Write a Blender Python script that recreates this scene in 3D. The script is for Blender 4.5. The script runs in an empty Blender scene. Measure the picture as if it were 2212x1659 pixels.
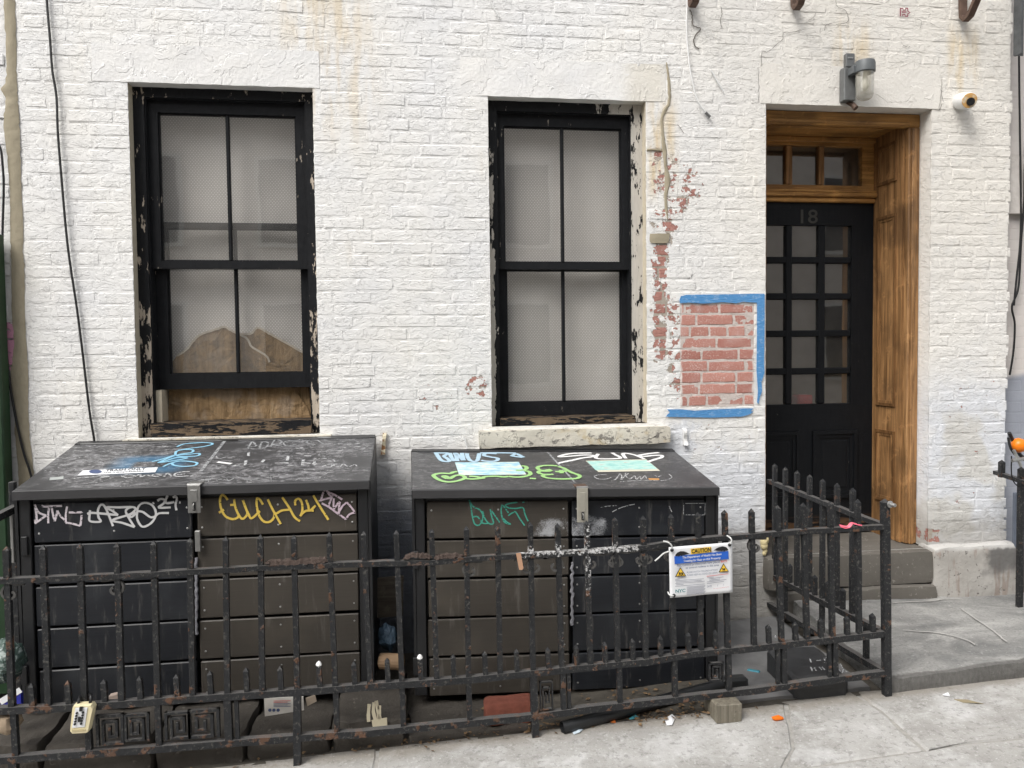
import bpy, math, random
from mathutils import Vector, Matrix, noise as mnoise
random.seed(7)
sc = bpy.context.scene
# ---------------------------------------------------------------- camera
FX, CX, CY = 1661.0, 1106.0, 829.5            # survey frame: 2212 x 1659
def _nrm(v): return v / v.length
_yd = _nrm(Vector(((886-CX)/FX, -(767-CY)/FX, -1.0)))          # depth direction seen from the camera
_xd = Vector(((13700-CX)/FX, -(620-CY)/FX, -1.0)); _xd = _nrm(_xd - _yd*_xd.dot(_yd))
_zd = _xd.cross(_yd)
RC = Matrix((_xd, _yd, _zd))                   # camera -> world
CAM = Vector((0.0, -4.15, 1.56))
cd = bpy.data.cameras.new('camera'); cam = bpy.data.objects.new('camera', cd); sc.collection.objects.link(cam)
cam.matrix_world = Matrix.Translation(CAM) @ RC.to_4x4()
cd.sensor_width = 36.0; cd.lens = FX/2212*36.0; cd.clip_start = 0.05; cd.clip_end = 500.0
sc.camera = cam
# ---------------------------------------------------------------- sky, sun, exposure
w = bpy.data.worlds.new('World'); sc.world = w; w.use_nodes = True
wn = w.node_tree; wn.nodes.clear()
sky = wn.nodes.new('ShaderNodeTexSky'); sky.sky_type = 'NISHITA'; sky.sun_disc = False
SUN_EL, SUN_AZ = math.radians(50), math.radians(228)
sky.sun_elevation = SUN_EL; sky.sun_rotation = SUN_AZ
sky.air_density = 1.0; sky.dust_density = 3.0; sky.ozone_density = 1.0
hs = wn.nodes.new('ShaderNodeHueSaturation'); hs.inputs['Saturation'].default_value = 0.16
bg = wn.nodes.new('ShaderNodeBackground'); bg.inputs['Strength'].default_value = 0.15
wo = wn.nodes.new('ShaderNodeOutputWorld')
wn.links.new(sky.outputs[0], hs.inputs['Color']); wn.links.new(hs.outputs[0], bg.inputs[0]); wn.links.new(bg.outputs[0], wo.inputs[0])
sl = bpy.data.lights.new('sun', 'SUN'); sl.energy = 1.2; sl.angle = math.radians(30); sl.color = (1.0, 0.955, 0.89)
so = bpy.data.objects.new('sun', sl); sc.collection.objects.link(so)
_sd = Vector((math.sin(SUN_AZ)*math.cos(SUN_EL), math.cos(SUN_AZ)*math.cos(SUN_EL), math.sin(SUN_EL)))
so.rotation_euler = _sd.to_track_quat('Z', 'Y').to_euler(); so.location = (0, -3, 8)
vs = sc.view_settings; vs.view_transform = 'Standard'; vs.look = 'None'; vs.gamma = 1.0; vs.use_curve_mapping = False
vs.exposure = 0.86
sc.cycles.max_bounces = 5; sc.cycles.adaptive_threshold = .02; sc.cycles.transparent_max_bounces = 12; sc.cycles.caustics_reflective = False; sc.cycles.caustics_refractive = False
sc.cycles.use_denoising = True
# ---------------------------------------------------------------- survey helpers
def ray(px, py): return RC @ Vector(((px-CX)/FX, -(py-CY)/FX, -1.0))
def atY(px, py, Y=0.0):
    d = ray(px, py); t = (Y-CAM.y)/d.y; return CAM + d*t
def atP(px, py, p0, n):
    d = ray(px, py); t = (p0-CAM).dot(n)/d.dot(n); return CAM + d*t
def gz(X, Y): return -.075 + .039*X + .02*(Y+1)
GN = _nrm(Vector((-.039, -.02, 1.0))); GP = Vector((0, -1, -.075))
def atG(px, py, off=0.0): return atP(px, py, GP + Vector((0, 0, off)), GN)
def zoomer(ox, oy, k): return lambda pts: [(ox*.576 + x*k*.576, oy*.576 + y*k*.576) for x, y in pts]
C = sc.collection
# ---------------------------------------------------------------- objects
def nz(*v): return mnoise.noise(Vector(v))
class MB:
    def __init__(s): s.v = []; s.f = []
    def add(s, vs_, fs):
        o = len(s.v); s.v += [tuple(p) for p in vs_]; s.f += [tuple(i+o for i in f) for f in fs]; return s
    def box(s, x0, x1, y0, y1, z0, z1, M=None, c=0.0):
        if c > 0: return s.cbox(x0, x1, y0, y1, z0, z1, c, M)
        p = [Vector((x, y, z)) for z in (z0, z1) for y in (y0, y1) for x in (x0, x1)]
        if M: p = [M(q) for q in p]
        return s.add(p, [(0,2,3,1),(4,5,7,6),(0,1,5,4),(2,6,7,3),(0,4,6,2),(1,3,7,5)])
    def cbox(s, x0, x1, y0, y1, z0, z1, c, M=None):
        lo = (x0, y0, z0); hi = (x1, y1, z1); P = []; idx = {}
        for sx in (0, 1):
            for sy in (0, 1):
                for sz in (0, 1):
                    for a in range(3):
                        q = [hi[k] if b else lo[k] for k, b in enumerate((sx, sy, sz))]
                        for k, b in enumerate((sx, sy, sz)):
                            if k != a: q[k] += -c if b else c
                        idx[sx, sy, sz, a] = len(P); P.append(Vector(q))
        F = []
        for a in range(3):
            u, v = [(1, 2), (2, 0), (0, 1)][a]
            for sgn in (0, 1):
                f = []
                for bu, bv in ((0,0),(1,0),(1,1),(0,1)):
                    t = [0,0,0]; t[a] = sgn; t[u] = bu; t[v] = bv; f.append(idx[t[0],t[1],t[2],a])
                F.append(f if sgn else f[::-1])
        for a in range(3):
            u, v = [(1, 2), (2, 0), (0, 1)][a]
            for bu in (0, 1):
                for bv in (0, 1):
                    def k(sa, ax):
                        t = [0,0,0]; t[a] = sa; t[u] = bu; t[v] = bv; return idx[t[0],t[1],t[2],ax]
                    f = [k(0,u), k(1,u), k(1,v), k(0,v)]
                    F.append(f if (bu == bv) else f[::-1])
        for sx in (0,1):
            for sy in (0,1):
                for sz in (0,1):
                    f = [idx[sx,sy,sz,a] for a in range(3)]
                    F.append(f if (sx+sy+sz) % 2 else f[::-1])
        if M: P = [M(q) for q in P]
        return s.add(P, F)
    def ring(s, o, i, y0, y1):
        """rectangular frame in the XZ plane: o and i are (x0,x1,z0,z1)"""
        def r(q): return [(q[0],q[2]),(q[1],q[2]),(q[1],q[3]),(q[0],q[3])]
        P = [(x, y, z) for y in (y0, y1) for q in (o, i) for x, z in r(q)]
        F = []
        for k in range(4):
            n = (k+1) % 4
            F += [(k, n, 4+n, 4+k), (8+k, 12+k, 12+n, 8+n), (k, 8+k, 8+n, n), (4+k, 4+n, 12+n, 12+k)]
        return s.add(P, F)
    def tube(s, path, r, n=8, caps=True, r1=None, sq=False):
        path = [Vector(p) for p in path]; m = len(path); up = None; R0 = len(s.v); P = []; F = []
        for k, p in enumerate(path):
            t = (path[min(k+1, m-1)] - path[max(k-1, 0)])
            t = t.normalized() if t.length > 1e-9 else Vector((0,0,1))
            if up is None: up = Vector((0,0,1)) if abs(t.z) < .9 else Vector((0,1,0))
            a = t.cross(up)
            if a.length < 1e-6: a = t.cross(Vector((1,0,0)))
            a.normalize(); b = a.cross(t).normalized(); up = b
            rr = r if r1 is None else r + (r1-r)*k/(m-1)
            for j in range(n):
                an = 2*math.pi*j/n; P.append(p + a*rr*math.cos(an) + b*rr*math.sin(an))
        for k in range(m-1):
            for j in range(n):
                F.append((k*n+j, k*n+(j+1) % n, (k+1)*n+(j+1) % n, (k+1)*n+j))
        if caps: F += [tuple(range(n))[::-1], tuple(range((m-1)*n, m*n))]
        return s.add(P, F)
    def lathe(s, prof, o, ax, n=20):
        """prof: (distance along axis, radius)"""
        o = Vector(o); ax = Vector(ax).normalized(); a = ax.orthogonal().normalized(); b = ax.cross(a)
        P = [o + ax*d + (a*math.cos(2*math.pi*j/n) + b*math.sin(2*math.pi*j/n))*r for d, r in prof for j in range(n)]
        F = [(k*n+j, k*n+(j+1) % n, (k+1)*n+(j+1) % n, (k+1)*n+j) for k in range(len(prof)-1) for j in range(n)]
        F += [tuple(range(n))[::-1], tuple(range((len(prof)-1)*n, len(prof)*n))]
        return s.add(P, F)
    def prism(s, poly, y0, y1, M=None):
        """poly in XZ extruded along Y"""
        n = len(poly); P = [Vector((x, y, z)) for y in (y0, y1) for x, z in poly]
        if M: P = [M(q) for q in P]
        F = [tuple(range(n)), tuple(range(2*n-1, n-1, -1))] + [(k, n+k, n+(k+1) % n, (k+1) % n) for k in range(n)]
        return s.add(P, F)
    def grid(s, fn, nu, nv):
        P = [fn(i/nu, j/nv) for j in range(nv+1) for i in range(nu+1)]
        return s.add(P, [(j*(nu+1)+i, j*(nu+1)+i+1, (j+1)*(nu+1)+i+1, (j+1)*(nu+1)+i) for j in range(nv) for i in range(nu)])
    def ribbon(s, pts, nrm, width, taper=True):
        pts = [Vector(p) for p in pts]; m = len(pts); P = []
        for k in range(m):
            t = pts[min(k+1, m-1)] - pts[max(k-1, 0)]
            a = t.cross(nrm)
            a = a.normalized() if a.length > 1e-9 else Vector((1,0,0))
            ww = width*.5*(1 + .18*nz(k*.7, width*900, pts[0].x*9))
            P += [pts[k]+a*ww, pts[k]-a*ww]
        return s.add(P, [(2*k, 2*k+1, 2*k+3, 2*k+2) for k in range(m-1)])
    def mesh(s, name, mat, smooth=False, sharp=38):
        me = bpy.data.meshes.new(name); me.from_pydata(s.v, [], s.f); me.update()
        if mat: me.materials.append(mat)
        if smooth:
            me.polygons.foreach_set('use_smooth', [True]*len(me.polygons)); me.set_sharp_from_angle(angle=math.radians(sharp))
        return me
    def build(s, name, mat, parent=None, smooth=False, sharp=38):
        return link(name, s.mesh(name, mat, smooth, sharp), parent)
ROOT = {}
def link(name, me, parent=None, loc=(0,0,0)):
    o = bpy.data.objects.new(name, me); C.objects.link(o)
    l = Vector(loc)
    if parent is not None:
        o.parent = parent; l = l - ROOT.get(parent.name, Vector((0,0,0)))
    o.location = l; ROOT[o.name] = Vector(loc)
    return o
def tag(o, label=None, cat=None, group=None, kind=None):
    if label: o['label'] = label
    if cat: o['category'] = cat
    if group: o['group'] = group
    if kind: o['kind'] = kind
    return o
def thing(name, label, cat, loc, group=None):
    return tag(link(name, None, None, loc), label, cat, group)
def spline(pts, n=6):
    pts = [Vector(p) for p in pts]
    if len(pts) < 3: 
        return [pts[0].lerp(pts[1], k/n) for k in range(n+1)]
    out = []
    for i in range(len(pts)-1):
        p0, p1, p2, p3 = pts[max(i-1,0)], pts[i], pts[i+1], pts[min(i+2,len(pts)-1)]
        for k in range(n):
            t = k/n
            out.append(.5*((2*p1) + (p2-p0)*t + (2*p0-5*p1+4*p2-p3)*t*t + (3*p1-p0-3*p2+p3)*t**3))
    return out + [pts[-1]]
# ---------------------------------------------------------------- materials
class NT:
    def __init__(s, name):
        s.m = bpy.data.materials.new(name); s.m.use_nodes = True; s.t = s.m.node_tree
        s.b = s.t.nodes['Principled BSDF']; s._pos = None
    def n(s, ty, **kw):
        x = s.t.nodes.new(ty)
        for k, v in kw.items(): setattr(x, k, v)
        return x
    def put(s, sock, v):
        if isinstance(v, bpy.types.NodeSocket): s.t.links.new(v, sock)
        elif isinstance(v, (tuple, list)) and sock.type == 'RGBA': sock.default_value = tuple(v)[:3] + (1.0,)
        else: sock.default_value = v
    @property
    def pos(s):
        if s._pos is None: s._pos = s.n('ShaderNodeNewGeometry').outputs['Position']
        return s._pos
    def xyz(s):
        if not hasattr(s, '_x'):
            x = s.n('ShaderNodeSeparateXYZ'); s.put(x.inputs[0], s.pos); s._x = x.outputs
        return s._x
    def math(s, op, a, b=0.0, c=0.0):
        x = s.n('ShaderNodeMath', operation=op)
        for i, v in enumerate((a, b, c)): s.put(x.inputs[i], v)
        return x.outputs[0]
    def scaled(s, sx, sy, sz, vec=None):
        x = s.n('ShaderNodeVectorMath', operation='MULTIPLY'); s.put(x.inputs[0], vec or s.pos); x.inputs[1].default_value = (sx, sy, sz); return x.outputs[0]
    def noise(s, scale, detail=3.0, rough=.55, vec=None, dist=0.0):
        x = s.n('ShaderNodeTexNoise'); s.put(x.inputs['Vector'], vec or s.pos)
        x.inputs['Scale'].default_value = scale; x.inputs['Detail'].default_value = detail
        x.inputs['Roughness'].default_value = rough; x.inputs['Distortion'].default_value = dist
        return x.outputs[0]
    def vor(s, scale, feature='F1', vec=None, rnd=1.0, out=0):
        x = s.n('ShaderNodeTexVoronoi', feature=feature); s.put(x.inputs['Vector'], vec or s.pos); x.inputs['Scale'].default_value = scale
        x.inputs['Randomness'].default_value = rnd
        return x.outputs['Distance' if out == 0 else 'Color']
    def step(s, v, lo, hi):
        x = s.n('ShaderNodeMapRange', interpolation_type='SMOOTHSTEP'); s.put(x.inputs[0], v)
        s.put(x.inputs[1], lo); s.put(x.inputs[2], hi); return x.outputs[0]
    def ramp(s, f, stops):
        x = s.n('ShaderNodeValToRGB'); s.put(x.inputs[0], f); e = x.color_ramp.elements
        while len(e) < len(stops): e.new(.5)
        for k, (p, c) in enumerate(stops):
            e[k].position = p; e[k].color = (c, c, c, 1) if isinstance(c, (int, float)) else tuple(c)+(1,)
        return x.outputs[0]
    def mix(s, f, a, b, mode='MIX'):
        x = s.n('ShaderNodeMix', data_type='RGBA', blend_type=mode); s.put(x.inputs[0], f); s.put(x.inputs[6], a); s.put(x.inputs[7], b); return x.outputs[2]
    def box(s, x0, x1, z0, z1, soft=.05, softz=None, edge=0.0):
        X, Y, Z = s.xyz(); softz = softz or soft
        if edge:
            e = s.math('MULTIPLY', s.math('SUBTRACT', s.noise(9, 3), .5), edge); X = s.math('ADD', X, e); Z = s.math('ADD', Z, e)
        a = s.math('MULTIPLY', s.step(X, x0-soft, x0+soft), s.step(X, x1+soft, x1-soft))
        b = s.math('MULTIPLY', s.step(Z, z0-softz, z0+softz), s.step(Z, z1+softz, z1-softz))
        return s.math('MULTIPLY', a, b)
    def mx(s, *a):
        r = a[0]
        for q in a[1:]: r = s.math('MAXIMUM', r, q)
        return r
    def bump(s, h, strength=.5, dist=.01):
        x = s.n('ShaderNodeBump'); x.inputs['Strength'].default_value = strength; x.inputs['Distance'].default_value = dist
        s.put(x.inputs['Height'], h); s.t.links.new(x.outputs[0], s.b.inputs['Normal']); return x
    def out(s, col=None, rough=None, metal=None, spec=None):
        if col is not None: s.put(s.b.inputs['Base Color'], col)
        if rough is not None: s.put(s.b.inputs['Roughness'], rough)
        if metal is not None: s.put(s.b.inputs['Metallic'], metal)
        if spec is not None: s.put(s.b.inputs['Specular IOR Level'], spec)
        return s.m
def plain(name, col, rough=.6, metal=0.0, var=.25, scale=20, bump=.0, spec=.4):
    n = NT(name); f = n.noise(scale, 4)
    c = n.mix(f, tuple(q*(1-var) for q in col), tuple(min(1, q*(1+var)) for q in col))
    if bump: n.bump(n.noise(scale*2.5, 4), bump, .004)
    return n.out(c, rough, metal, spec)
def wall_material(name, mortar=False):
    n = NT(name); X, Y, Z = n.xyz()
    n1 = n.noise(2.2, 3); n2 = n.noise(9, 4, .6, dist=.3); n3 = n.noise(38, 4, .62); e = n.math('MULTIPLY', n.math('SUBTRACT', n2, .5), .35)
    st = n.noise(1, 3, vec=n.scaled(14, 14, 2.2))
    Xe, Ze = n.math('ADD', X, e), n.math('ADD', Z, e)
    def bx(x0, x1, z0, z1, s=.05, sz=None, rag=False):
        sz = sz or s; A, B = (Xe, Ze) if rag else (X, Z)
        a = n.math('MULTIPLY', n.step(A, x0-s, x0+s), n.step(A, x1+s, x1-s)); b = n.math('MULTIPLY', n.step(B, z0-sz, z0+sz), n.step(B, z1+sz, z1-sz))
        return n.math('MULTIPLY', a, b)
    white = n.ramp(n1, [(.25, (.73, .735, .745)), (.5, (.78, .775, .76)), (.75, (.81, .795, .755))])
    warm = n.math('MULTIPLY', n.step(X, .9, 2.6), n.step(Z, .9, 2.4))
    white = n.mix(n.math('MULTIPLY', warm, .75), white, (.745, .71, .645))
    white = n.mix(n.math('MULTIPLY', n.step(n2, .55, .68), .30), white, (.63, .625, .61))
    cool = n.mx(bx(3.0, 3.6, .4, 1.35, .1, .15, True), bx(1.5, 2.05, .30, .98, .14, .15, True), bx(1.42, 1.6, .9, 1.15, .06, .05, True))
    white = n.mix(n.math('MULTIPLY', cool, .6), white, (.66, .695, .76))
    old = n.math('MULTIPLY', bx(2.98, 3.6, .35, 1.2, .1, .1, True), n.step(n1, .46, .54))
    white = n.mix(n.math('MULTIPLY', old, .75), white, (.60, .585, .54))
    yel = n.mx(bx(1.30, 1.47, 2.45, 2.93, .05, .12), n.math('MULTIPLY', bx(-.62, -.2, 2.75, 3.6, .14, .25), .6), n.math('MULTIPLY', bx(2.42, 2.62, 3.0, 3.4, .06, .12), .8), n.math('MULTIPLY', bx(3.13, 3.3, 3.05, 3.4, .04, .1), .8))
    white = n.mix(n.math('MULTIPLY', yel, n.math('MULTIPLY', n.step(st, .36, .66), .75)), white, (.62, .46, .22))
    drip = n.math('MULTIPLY', n.step(st, .58, .72), n.step(n1, .5, .62))
    white = n.mix(n.math('MULTIPLY', drip, .22), white, (.60, .54, .44))
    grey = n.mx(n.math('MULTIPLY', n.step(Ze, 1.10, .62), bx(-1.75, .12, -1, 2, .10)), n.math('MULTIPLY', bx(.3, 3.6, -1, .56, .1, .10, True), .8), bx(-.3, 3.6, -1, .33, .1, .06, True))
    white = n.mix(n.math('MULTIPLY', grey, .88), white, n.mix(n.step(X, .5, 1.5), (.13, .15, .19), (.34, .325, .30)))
    reg = n.mx(n.math('MULTIPLY', bx(1.325, 1.45, 1.45, 2.25, .045, .15), 1.0), n.math('MULTIPLY', bx(1.44, 1.63, 2.26, 2.62, .09, .14), .89), n.math('MULTIPLY', bx(1.32, 1.52, 2.1, 2.72, .06, .12), .80),
               n.math('MULTIPLY', bx(1.40, 1.53, 1.25, 1.9, .05, .1), .84), n.math('MULTIPLY', bx(.27, .44, 1.31, 1.46, .05, .04), .80), n.math('MULTIPLY', bx(-.05, .25, 1.24, 1.46, .1, .06), .58),
               bx(3.0, 3.11, .41, .50, .03, .02), n.math('MULTIPLY', bx(1.5, 2.0, .9, 1.2, .1), .5), n.math('MULTIPLY', bx(3.05, 3.5, .5, 1.5, .1), .52), .28)
    pn = n.noise(17, 4, .66, dist=.3)
    peel = n.step(n.math('ADD', n.math('ADD', n.math('MULTIPLY', reg, .55), n.math('MULTIPLY', n.math('SUBTRACT', pn, .5), 1.15)), n.math('MULTIPLY', n.math('SUBTRACT', n3, .5), .45)), .46, .50)
    red = n.mix(n3, (.25, .09, .07), (.52, .29, .245)) if not mortar else n.mix(n3, (.30, .27, .22), (.46, .40, .35))
    col = n.mix(peel, white, red)
    if mortar: col = n.mix(bx(1.5, 1.936, 1.247, 1.83, .003, .003), col, n.mix(n3, (.44, .36, .32), (.70, .65, .62)))
    lay = n.step(n.noise(11, 3, .62, vec=n.scaled(1, 1, 2.2), dist=.6), .475, .500)
    lay2 = n.step(n.noise(27, 3, .62, vec=n.scaled(1, 1, 1.9), dist=.9), .56, .595)
    h = n.math('ADD', n.math('MULTIPLY', n.noise(36, 4, .62), .85), n.math('ADD', n.math('MULTIPLY', lay, .26), n.math('MULTIPLY', lay2, .40)))
    h = n.math('SUBTRACT', h, n.math('MULTIPLY', peel, .6))
    n.bump(h, 1.0, .0040)
    return n.out(col, .62, spec=.3)
M = {}
M['wall'] = wall_material('painted_brick'); M['mortar'] = wall_material('painted_mortar', True)
def red_brick():
    n = NT('exposed_brick')
    oi = n.n('ShaderNodeObjectInfo').outputs['Random']
    base = n.mix(oi, (.33, .115, .088), (.50, .23, .185)); base = n.mix(n.math('MULTIPLY', n.noise(25, 4), .6), base, (.46, .26, .22))
    fl = n.step(n.noise(120, 4, .75), .50, .64)
    patch = n.step(n.noise(16, 2), .38, .62)
    col = n.mix(n.math('MULTIPLY', fl, n.math('ADD', .22, n.math('MULTIPLY', patch, .42))), base, (.70, .60, .56))
    col = n.mix(n.math('MULTIPLY', n.step(n.noise(9, 3), .5, .75), .35), col, (.55, .43, .40))
    rim = n.math('SUBTRACT', 1.0, n.box(1.508, 1.93, 1.252, 1.828, .007, .007, .045)); col = n.mix(n.math('MULTIPLY', rim, .9), col, (.72, .70, .67))
    n.bump(n.noise(80, 4), .5, .003); return n.out(col, .85, spec=.2)
M['red'] = red_brick()
M['red_loose'] = plain('loose_brick', (.23, .075, .05), .85, var=.45, scale=30, bump=.5)
M['bare_mortar'] = plain('bare_mortar', (.52, .46, .42), .9, var=.25, scale=40, bump=.5)
def stucco():
    n = NT('lintel_paint')
    X, Y, Z = n.xyz(); c = n.ramp(n.noise(4, 4), [(.3, (.745, .745, .745)), (.7, (.80, .79, .765))])
    c = n.mix(n.math('MULTIPLY', n.step(X, 1.1, 1.9), .7), c, (.735, .70, .635))
    c = n.mix(n.math('MULTIPLY', n.box(1.2, 1.42, 2.9, 3.3, .06), .35), c, (.60, .54, .40))
    lay = n.step(n.noise(7, 4, .6, dist=.6), .53, .55)
    n.bump(n.math('ADD', n.math('MULTIPLY', n.noise(45, 5, .65), .9), n.math('MULTIPLY', lay, .4)), .9, .005); return n.out(c, .65, spec=.3)
M['lintel'] = stucco()
def sill_mat():
    n = NT('peeling_sill'); pn = n.noise(16, 5, .65, dist=.4)
    c = n.mix(n.noise(8, 3), (.52, .485, .41), (.66, .63, .55)); c = n.mix(n.step(n.noise(16, 5, .68, vec=n.scaled(1, 1, 1.8)), .56, .60), c, (.24, .225, .20))
    c = n.mix(n.math('MULTIPLY', n.step(n.noise(7, 3), .58, .68), .7), c, (.52, .42, .26))
    n.bump(n.math('ADD', n.noise(40, 4), n.step(pn, .55, .6)), .8, .004); return n.out(c, .75, spec=.25)
M['sill'] = sill_mat()
def black_wood(name, under, amount, zr=None, xr=None, amt2=0.0, left=False, horiz=False):
    """black paint flaking off timber; amount = share bare"""
    n = NT(name); X, Y, Z = n.xyz()
    g = n.noise(1, 5, .65, vec=n.scaled(9, 30, 40) if horiz else n.scaled(26, 26, 9)); g2 = n.noise(1, 4, .6, vec=n.scaled(16, 90, 120) if horiz else n.scaled(90, 90, 18))
    v = n.math('ADD', n.math('MULTIPLY', g, .7), n.math('MULTIPLY', g2, .3))
    thr = amount
    if zr: v = n.math('ADD', v, n.math('MULTIPLY', n.step(Z, zr[0], zr[1]), amt2))
    if xr: v = n.math('ADD', v, n.math('MULTIPLY', n.step(X, xr[0], xr[1]), amt2))
    if left: v = n.math('ADD', v, n.math('MULTIPLY', n.math('MULTIPLY', n.step(X, .478, .458), n.step(Z, 2.8, 2.4)), .17))
    m = n.step(v, thr, thr+.03)
    blk = n.mix(n.noise(30, 3), (.007, .0075, .009), (.019, .020, .022))
    col = n.mix(m, blk, n.mix(n.noise(1, 4, vec=n.scaled(60, 60, 12)), tuple(q*.65 for q in under), under))
    n.bump(n.math('SUBTRACT', n.noise(1, 4, vec=n.scaled(70, 70, 14)), n.math('MULTIPLY', m, .7)), .6, .003)
    return n.out(col, n.mix(m, (.5,)*3, (.85,)*3), spec=.14)
M['sash'] = black_wood('sash_black', (.36, .32, .27), .635)
M['casing_l'] = black_wood('casing_peeling', (.52, .45, .37), .58, zr=(2.2, 1.3), amt2=.10)
M['casing_r'] = black_wood('casing_bare', (.60, .57, .52), .60, xr=(1.0, 1.15), amt2=.17, left=True)
M['sill_wood'] = black_wood('sill_weathered', (.17, .125, .085), .49, horiz=True)
M['caulk'] = plain('caulk_beige', (.55, .49, .38), .8, var=.2, scale=30, bump=.6)
def door_mat():
    n = NT('door_black'); g = n.noise(1, 5, vec=n.scaled(60, 60, 10)); X, Y, Z = n.xyz()
    sc_ = n.step(n.noise(1, 5, .7, vec=n.scaled(60, 60, 40)), .70, .74)
    low = n.math('MULTIPLY', n.step(Z, .52, .44), n.step(n.noise(1, 4, vec=n.scaled(8, 8, 60)), .45, .55))
    c = n.mix(g, (.005, .006, .0075), (.013, .014, .016)); c = n.mix(n.math('MULTIPLY', sc_, .7), c, (.42, .40, .33)); c = n.mix(n.math('MULTIPLY', low, .8), c, (.15, .085, .045))
    n.bump(n.math('ADD', g, n.noise(1, 4, vec=n.scaled(20, 20, 120))), .45, .003); return n.out(c, .4, spec=.14)
M['door'] = door_mat()
def wood(name, a, b, dark=(.05, .025, .012), sx=45, sz=2.4, rough=.55, horiz=False):
    n = NT(name)
    v = n.scaled(sz, sx, sx) if horiz else n.scaled(sx, sx, sz)
    g = n.noise(1, 6, .6, vec=v, dist=.7); big = n.noise(3.5, 3)
    c = n.mix(n.step(g, .3, .7), a, b); c = n.mix(n.math('MULTIPLY', n.step(big, .45, .68), .5), c, dark)
    gr = n.step(n.noise(1, 5, .7, vec=n.scaled(3, 170, 170) if horiz else n.scaled(170, 170, 3)), .60, .70); c = n.mix(n.math('MULTIPLY', gr, .6), c, dark); wear = n.step(n.noise(11, 5, .7, dist=.5), .55, .68); c = n.mix(n.math('MULTIPLY', wear, .35), c, tuple(min(1, q*1.5) for q in b)); nick = n.step(n.noise(70, 3, .7), .66, .70); c = n.mix(n.math('MULTIPLY', nick, .6), c, dark)
    n.bump(g, .35, .003); return n.out(c, rough, spec=.35)
M['oak'] = wood('door_casing_wood', (.14, .070, .026), (.41, .225, .095), (.045, .025, .014))
M['oak_d'] = wood('moulding_wood', (.09, .042, .014), (.24, .125, .05))
M['oak_h'] = wood('door_head_wood', (.24, .115, .032), (.52, .275, .085), horiz=True)
M['old_block'] = wood('weathered_block', (.11, .098, .075), (.21, .19, .15), (.05, .045, .035), sx=60)
def ply_mat():
    n = NT('old_cardboard'); v = n.n('ShaderNodeMapping'); n.put(v.inputs['Vector'], n.pos); v.inputs['Rotation'].default_value = (0, math.radians(18), 0); v.inputs['Scale'].default_value = (26, 26, 3.2)
    g = n.noise(1, 5, .65, vec=v.outputs[0], dist=.8); c = n.ramp(g, [(.28, (.13, .085, .045)), (.44, (.22, .145, .075)), (.56, (.29, .195, .105)), (.72, (.37, .265, .155))])
    c = n.mix(n.math('MULTIPLY', n.step(n.noise(9, 4, .7), .54, .66), .6), c, (.10, .075, .05)); c = n.mix(n.math('MULTIPLY', n.step(n.noise(7, 3), .55, .65), .4), c, (.30, .25, .20))
    n.bump(n.math('ADD', n.noise(11, 4, dist=1.0), n.math('MULTIPLY', g, .4)), .9, .02); return n.out(c, .8, spec=.2)
M['ply'] = ply_mat()
def shade_mat():
    n = NT('dotted_shade'); X, Y, Z = n.xyz(); P = .0163
    u = n.math('DIVIDE', X, P); v = n.math('DIVIDE', Z, P*.60)
    row = n.math('FLOOR', v); odd = n.math('MULTIPLY', n.math('MODULO', n.math('ABSOLUTE', row), 2.0), .5)
    fu = n.math('SUBTRACT', n.math('FRACT', n.math('ADD', u, odd)), .5); fv = n.math('MULTIPLY', n.math('SUBTRACT', n.math('FRACT', v), .5), .60)
    d = n.math('SQRT', n.math('ADD', n.math('MULTIPLY', fu, fu), n.math('MULTIPLY', fv, fv)))
    dot = n.step(d, .24, .12)
    c = n.mix(n.noise(2.5, 3), (.52, .495, .475), (.63, .60, .575)); c = n.mix(dot, c, (.90, .88, .86))
    return n.out(c, .9, spec=.1)
M['shade'] = shade_mat()
def glass_mat(name, tint=.9, dirt=.06, dcol=(.5, .49, .46), refl=.08):
    n = NT(name); t = n.t; t.nodes.remove(n.b)
    tr = n.n('ShaderNodeBsdfTransparent'); tr.inputs[0].default_value = (tint, tint, tint*.99, 1)
    gl = n.n('ShaderNodeBsdfGlossy'); gl.inputs['Roughness'].default_value = .02; gl.inputs[0].default_value = (1, 1, 1, 1)
    df = n.n('ShaderNodeBsdfDiffuse'); df.inputs[0].default_value = dcol + (1,)
    bp = n.n('ShaderNodeBump'); bp.inputs['Strength'].default_value = .02; bp.inputs['Distance'].default_value = .02; n.put(bp.inputs['Height'], n.noise(3.5, 2)); t.links.new(bp.outputs[0], gl.inputs['Normal'])
    lw = n.n('ShaderNodeLayerWeight'); lw.inputs[0].default_value = .5
    f2 = n.math('ADD', refl, n.math('MULTIPLY', n.math('POWER', lw.outputs['Facing'], 4.0), .85))
    dm = n.math('ADD', dirt*.7, n.math('MULTIPLY', n.step(n.noise(1, 3, vec=n.scaled(5, 5, 2.5)), .4, .8), dirt*.7))
    a = n.n('ShaderNodeMixShader'); n.put(a.inputs[0], dm); t.links.new(tr.outputs[0], a.inputs[1]); t.links.new(df.outputs[0], a.inputs[2])
    b = n.n('ShaderNodeMixShader'); n.put(b.inputs[0], f2); t.links.new(a.outputs[0], b.inputs[1]); t.links.new(gl.outputs[0], b.inputs[2])
    t.links.new(b.outputs[0], t.nodes['Material Output'].inputs[0]); return n.m
M['glass'] = glass_mat('window_glass', .92, .10, refl=.16); M['door_glass'] = glass_mat('door_glass', .85, .06, refl=.17); M['lamp_glass'] = glass_mat('lamp_glass', .88, .25, (.62, .58, .46))
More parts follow.
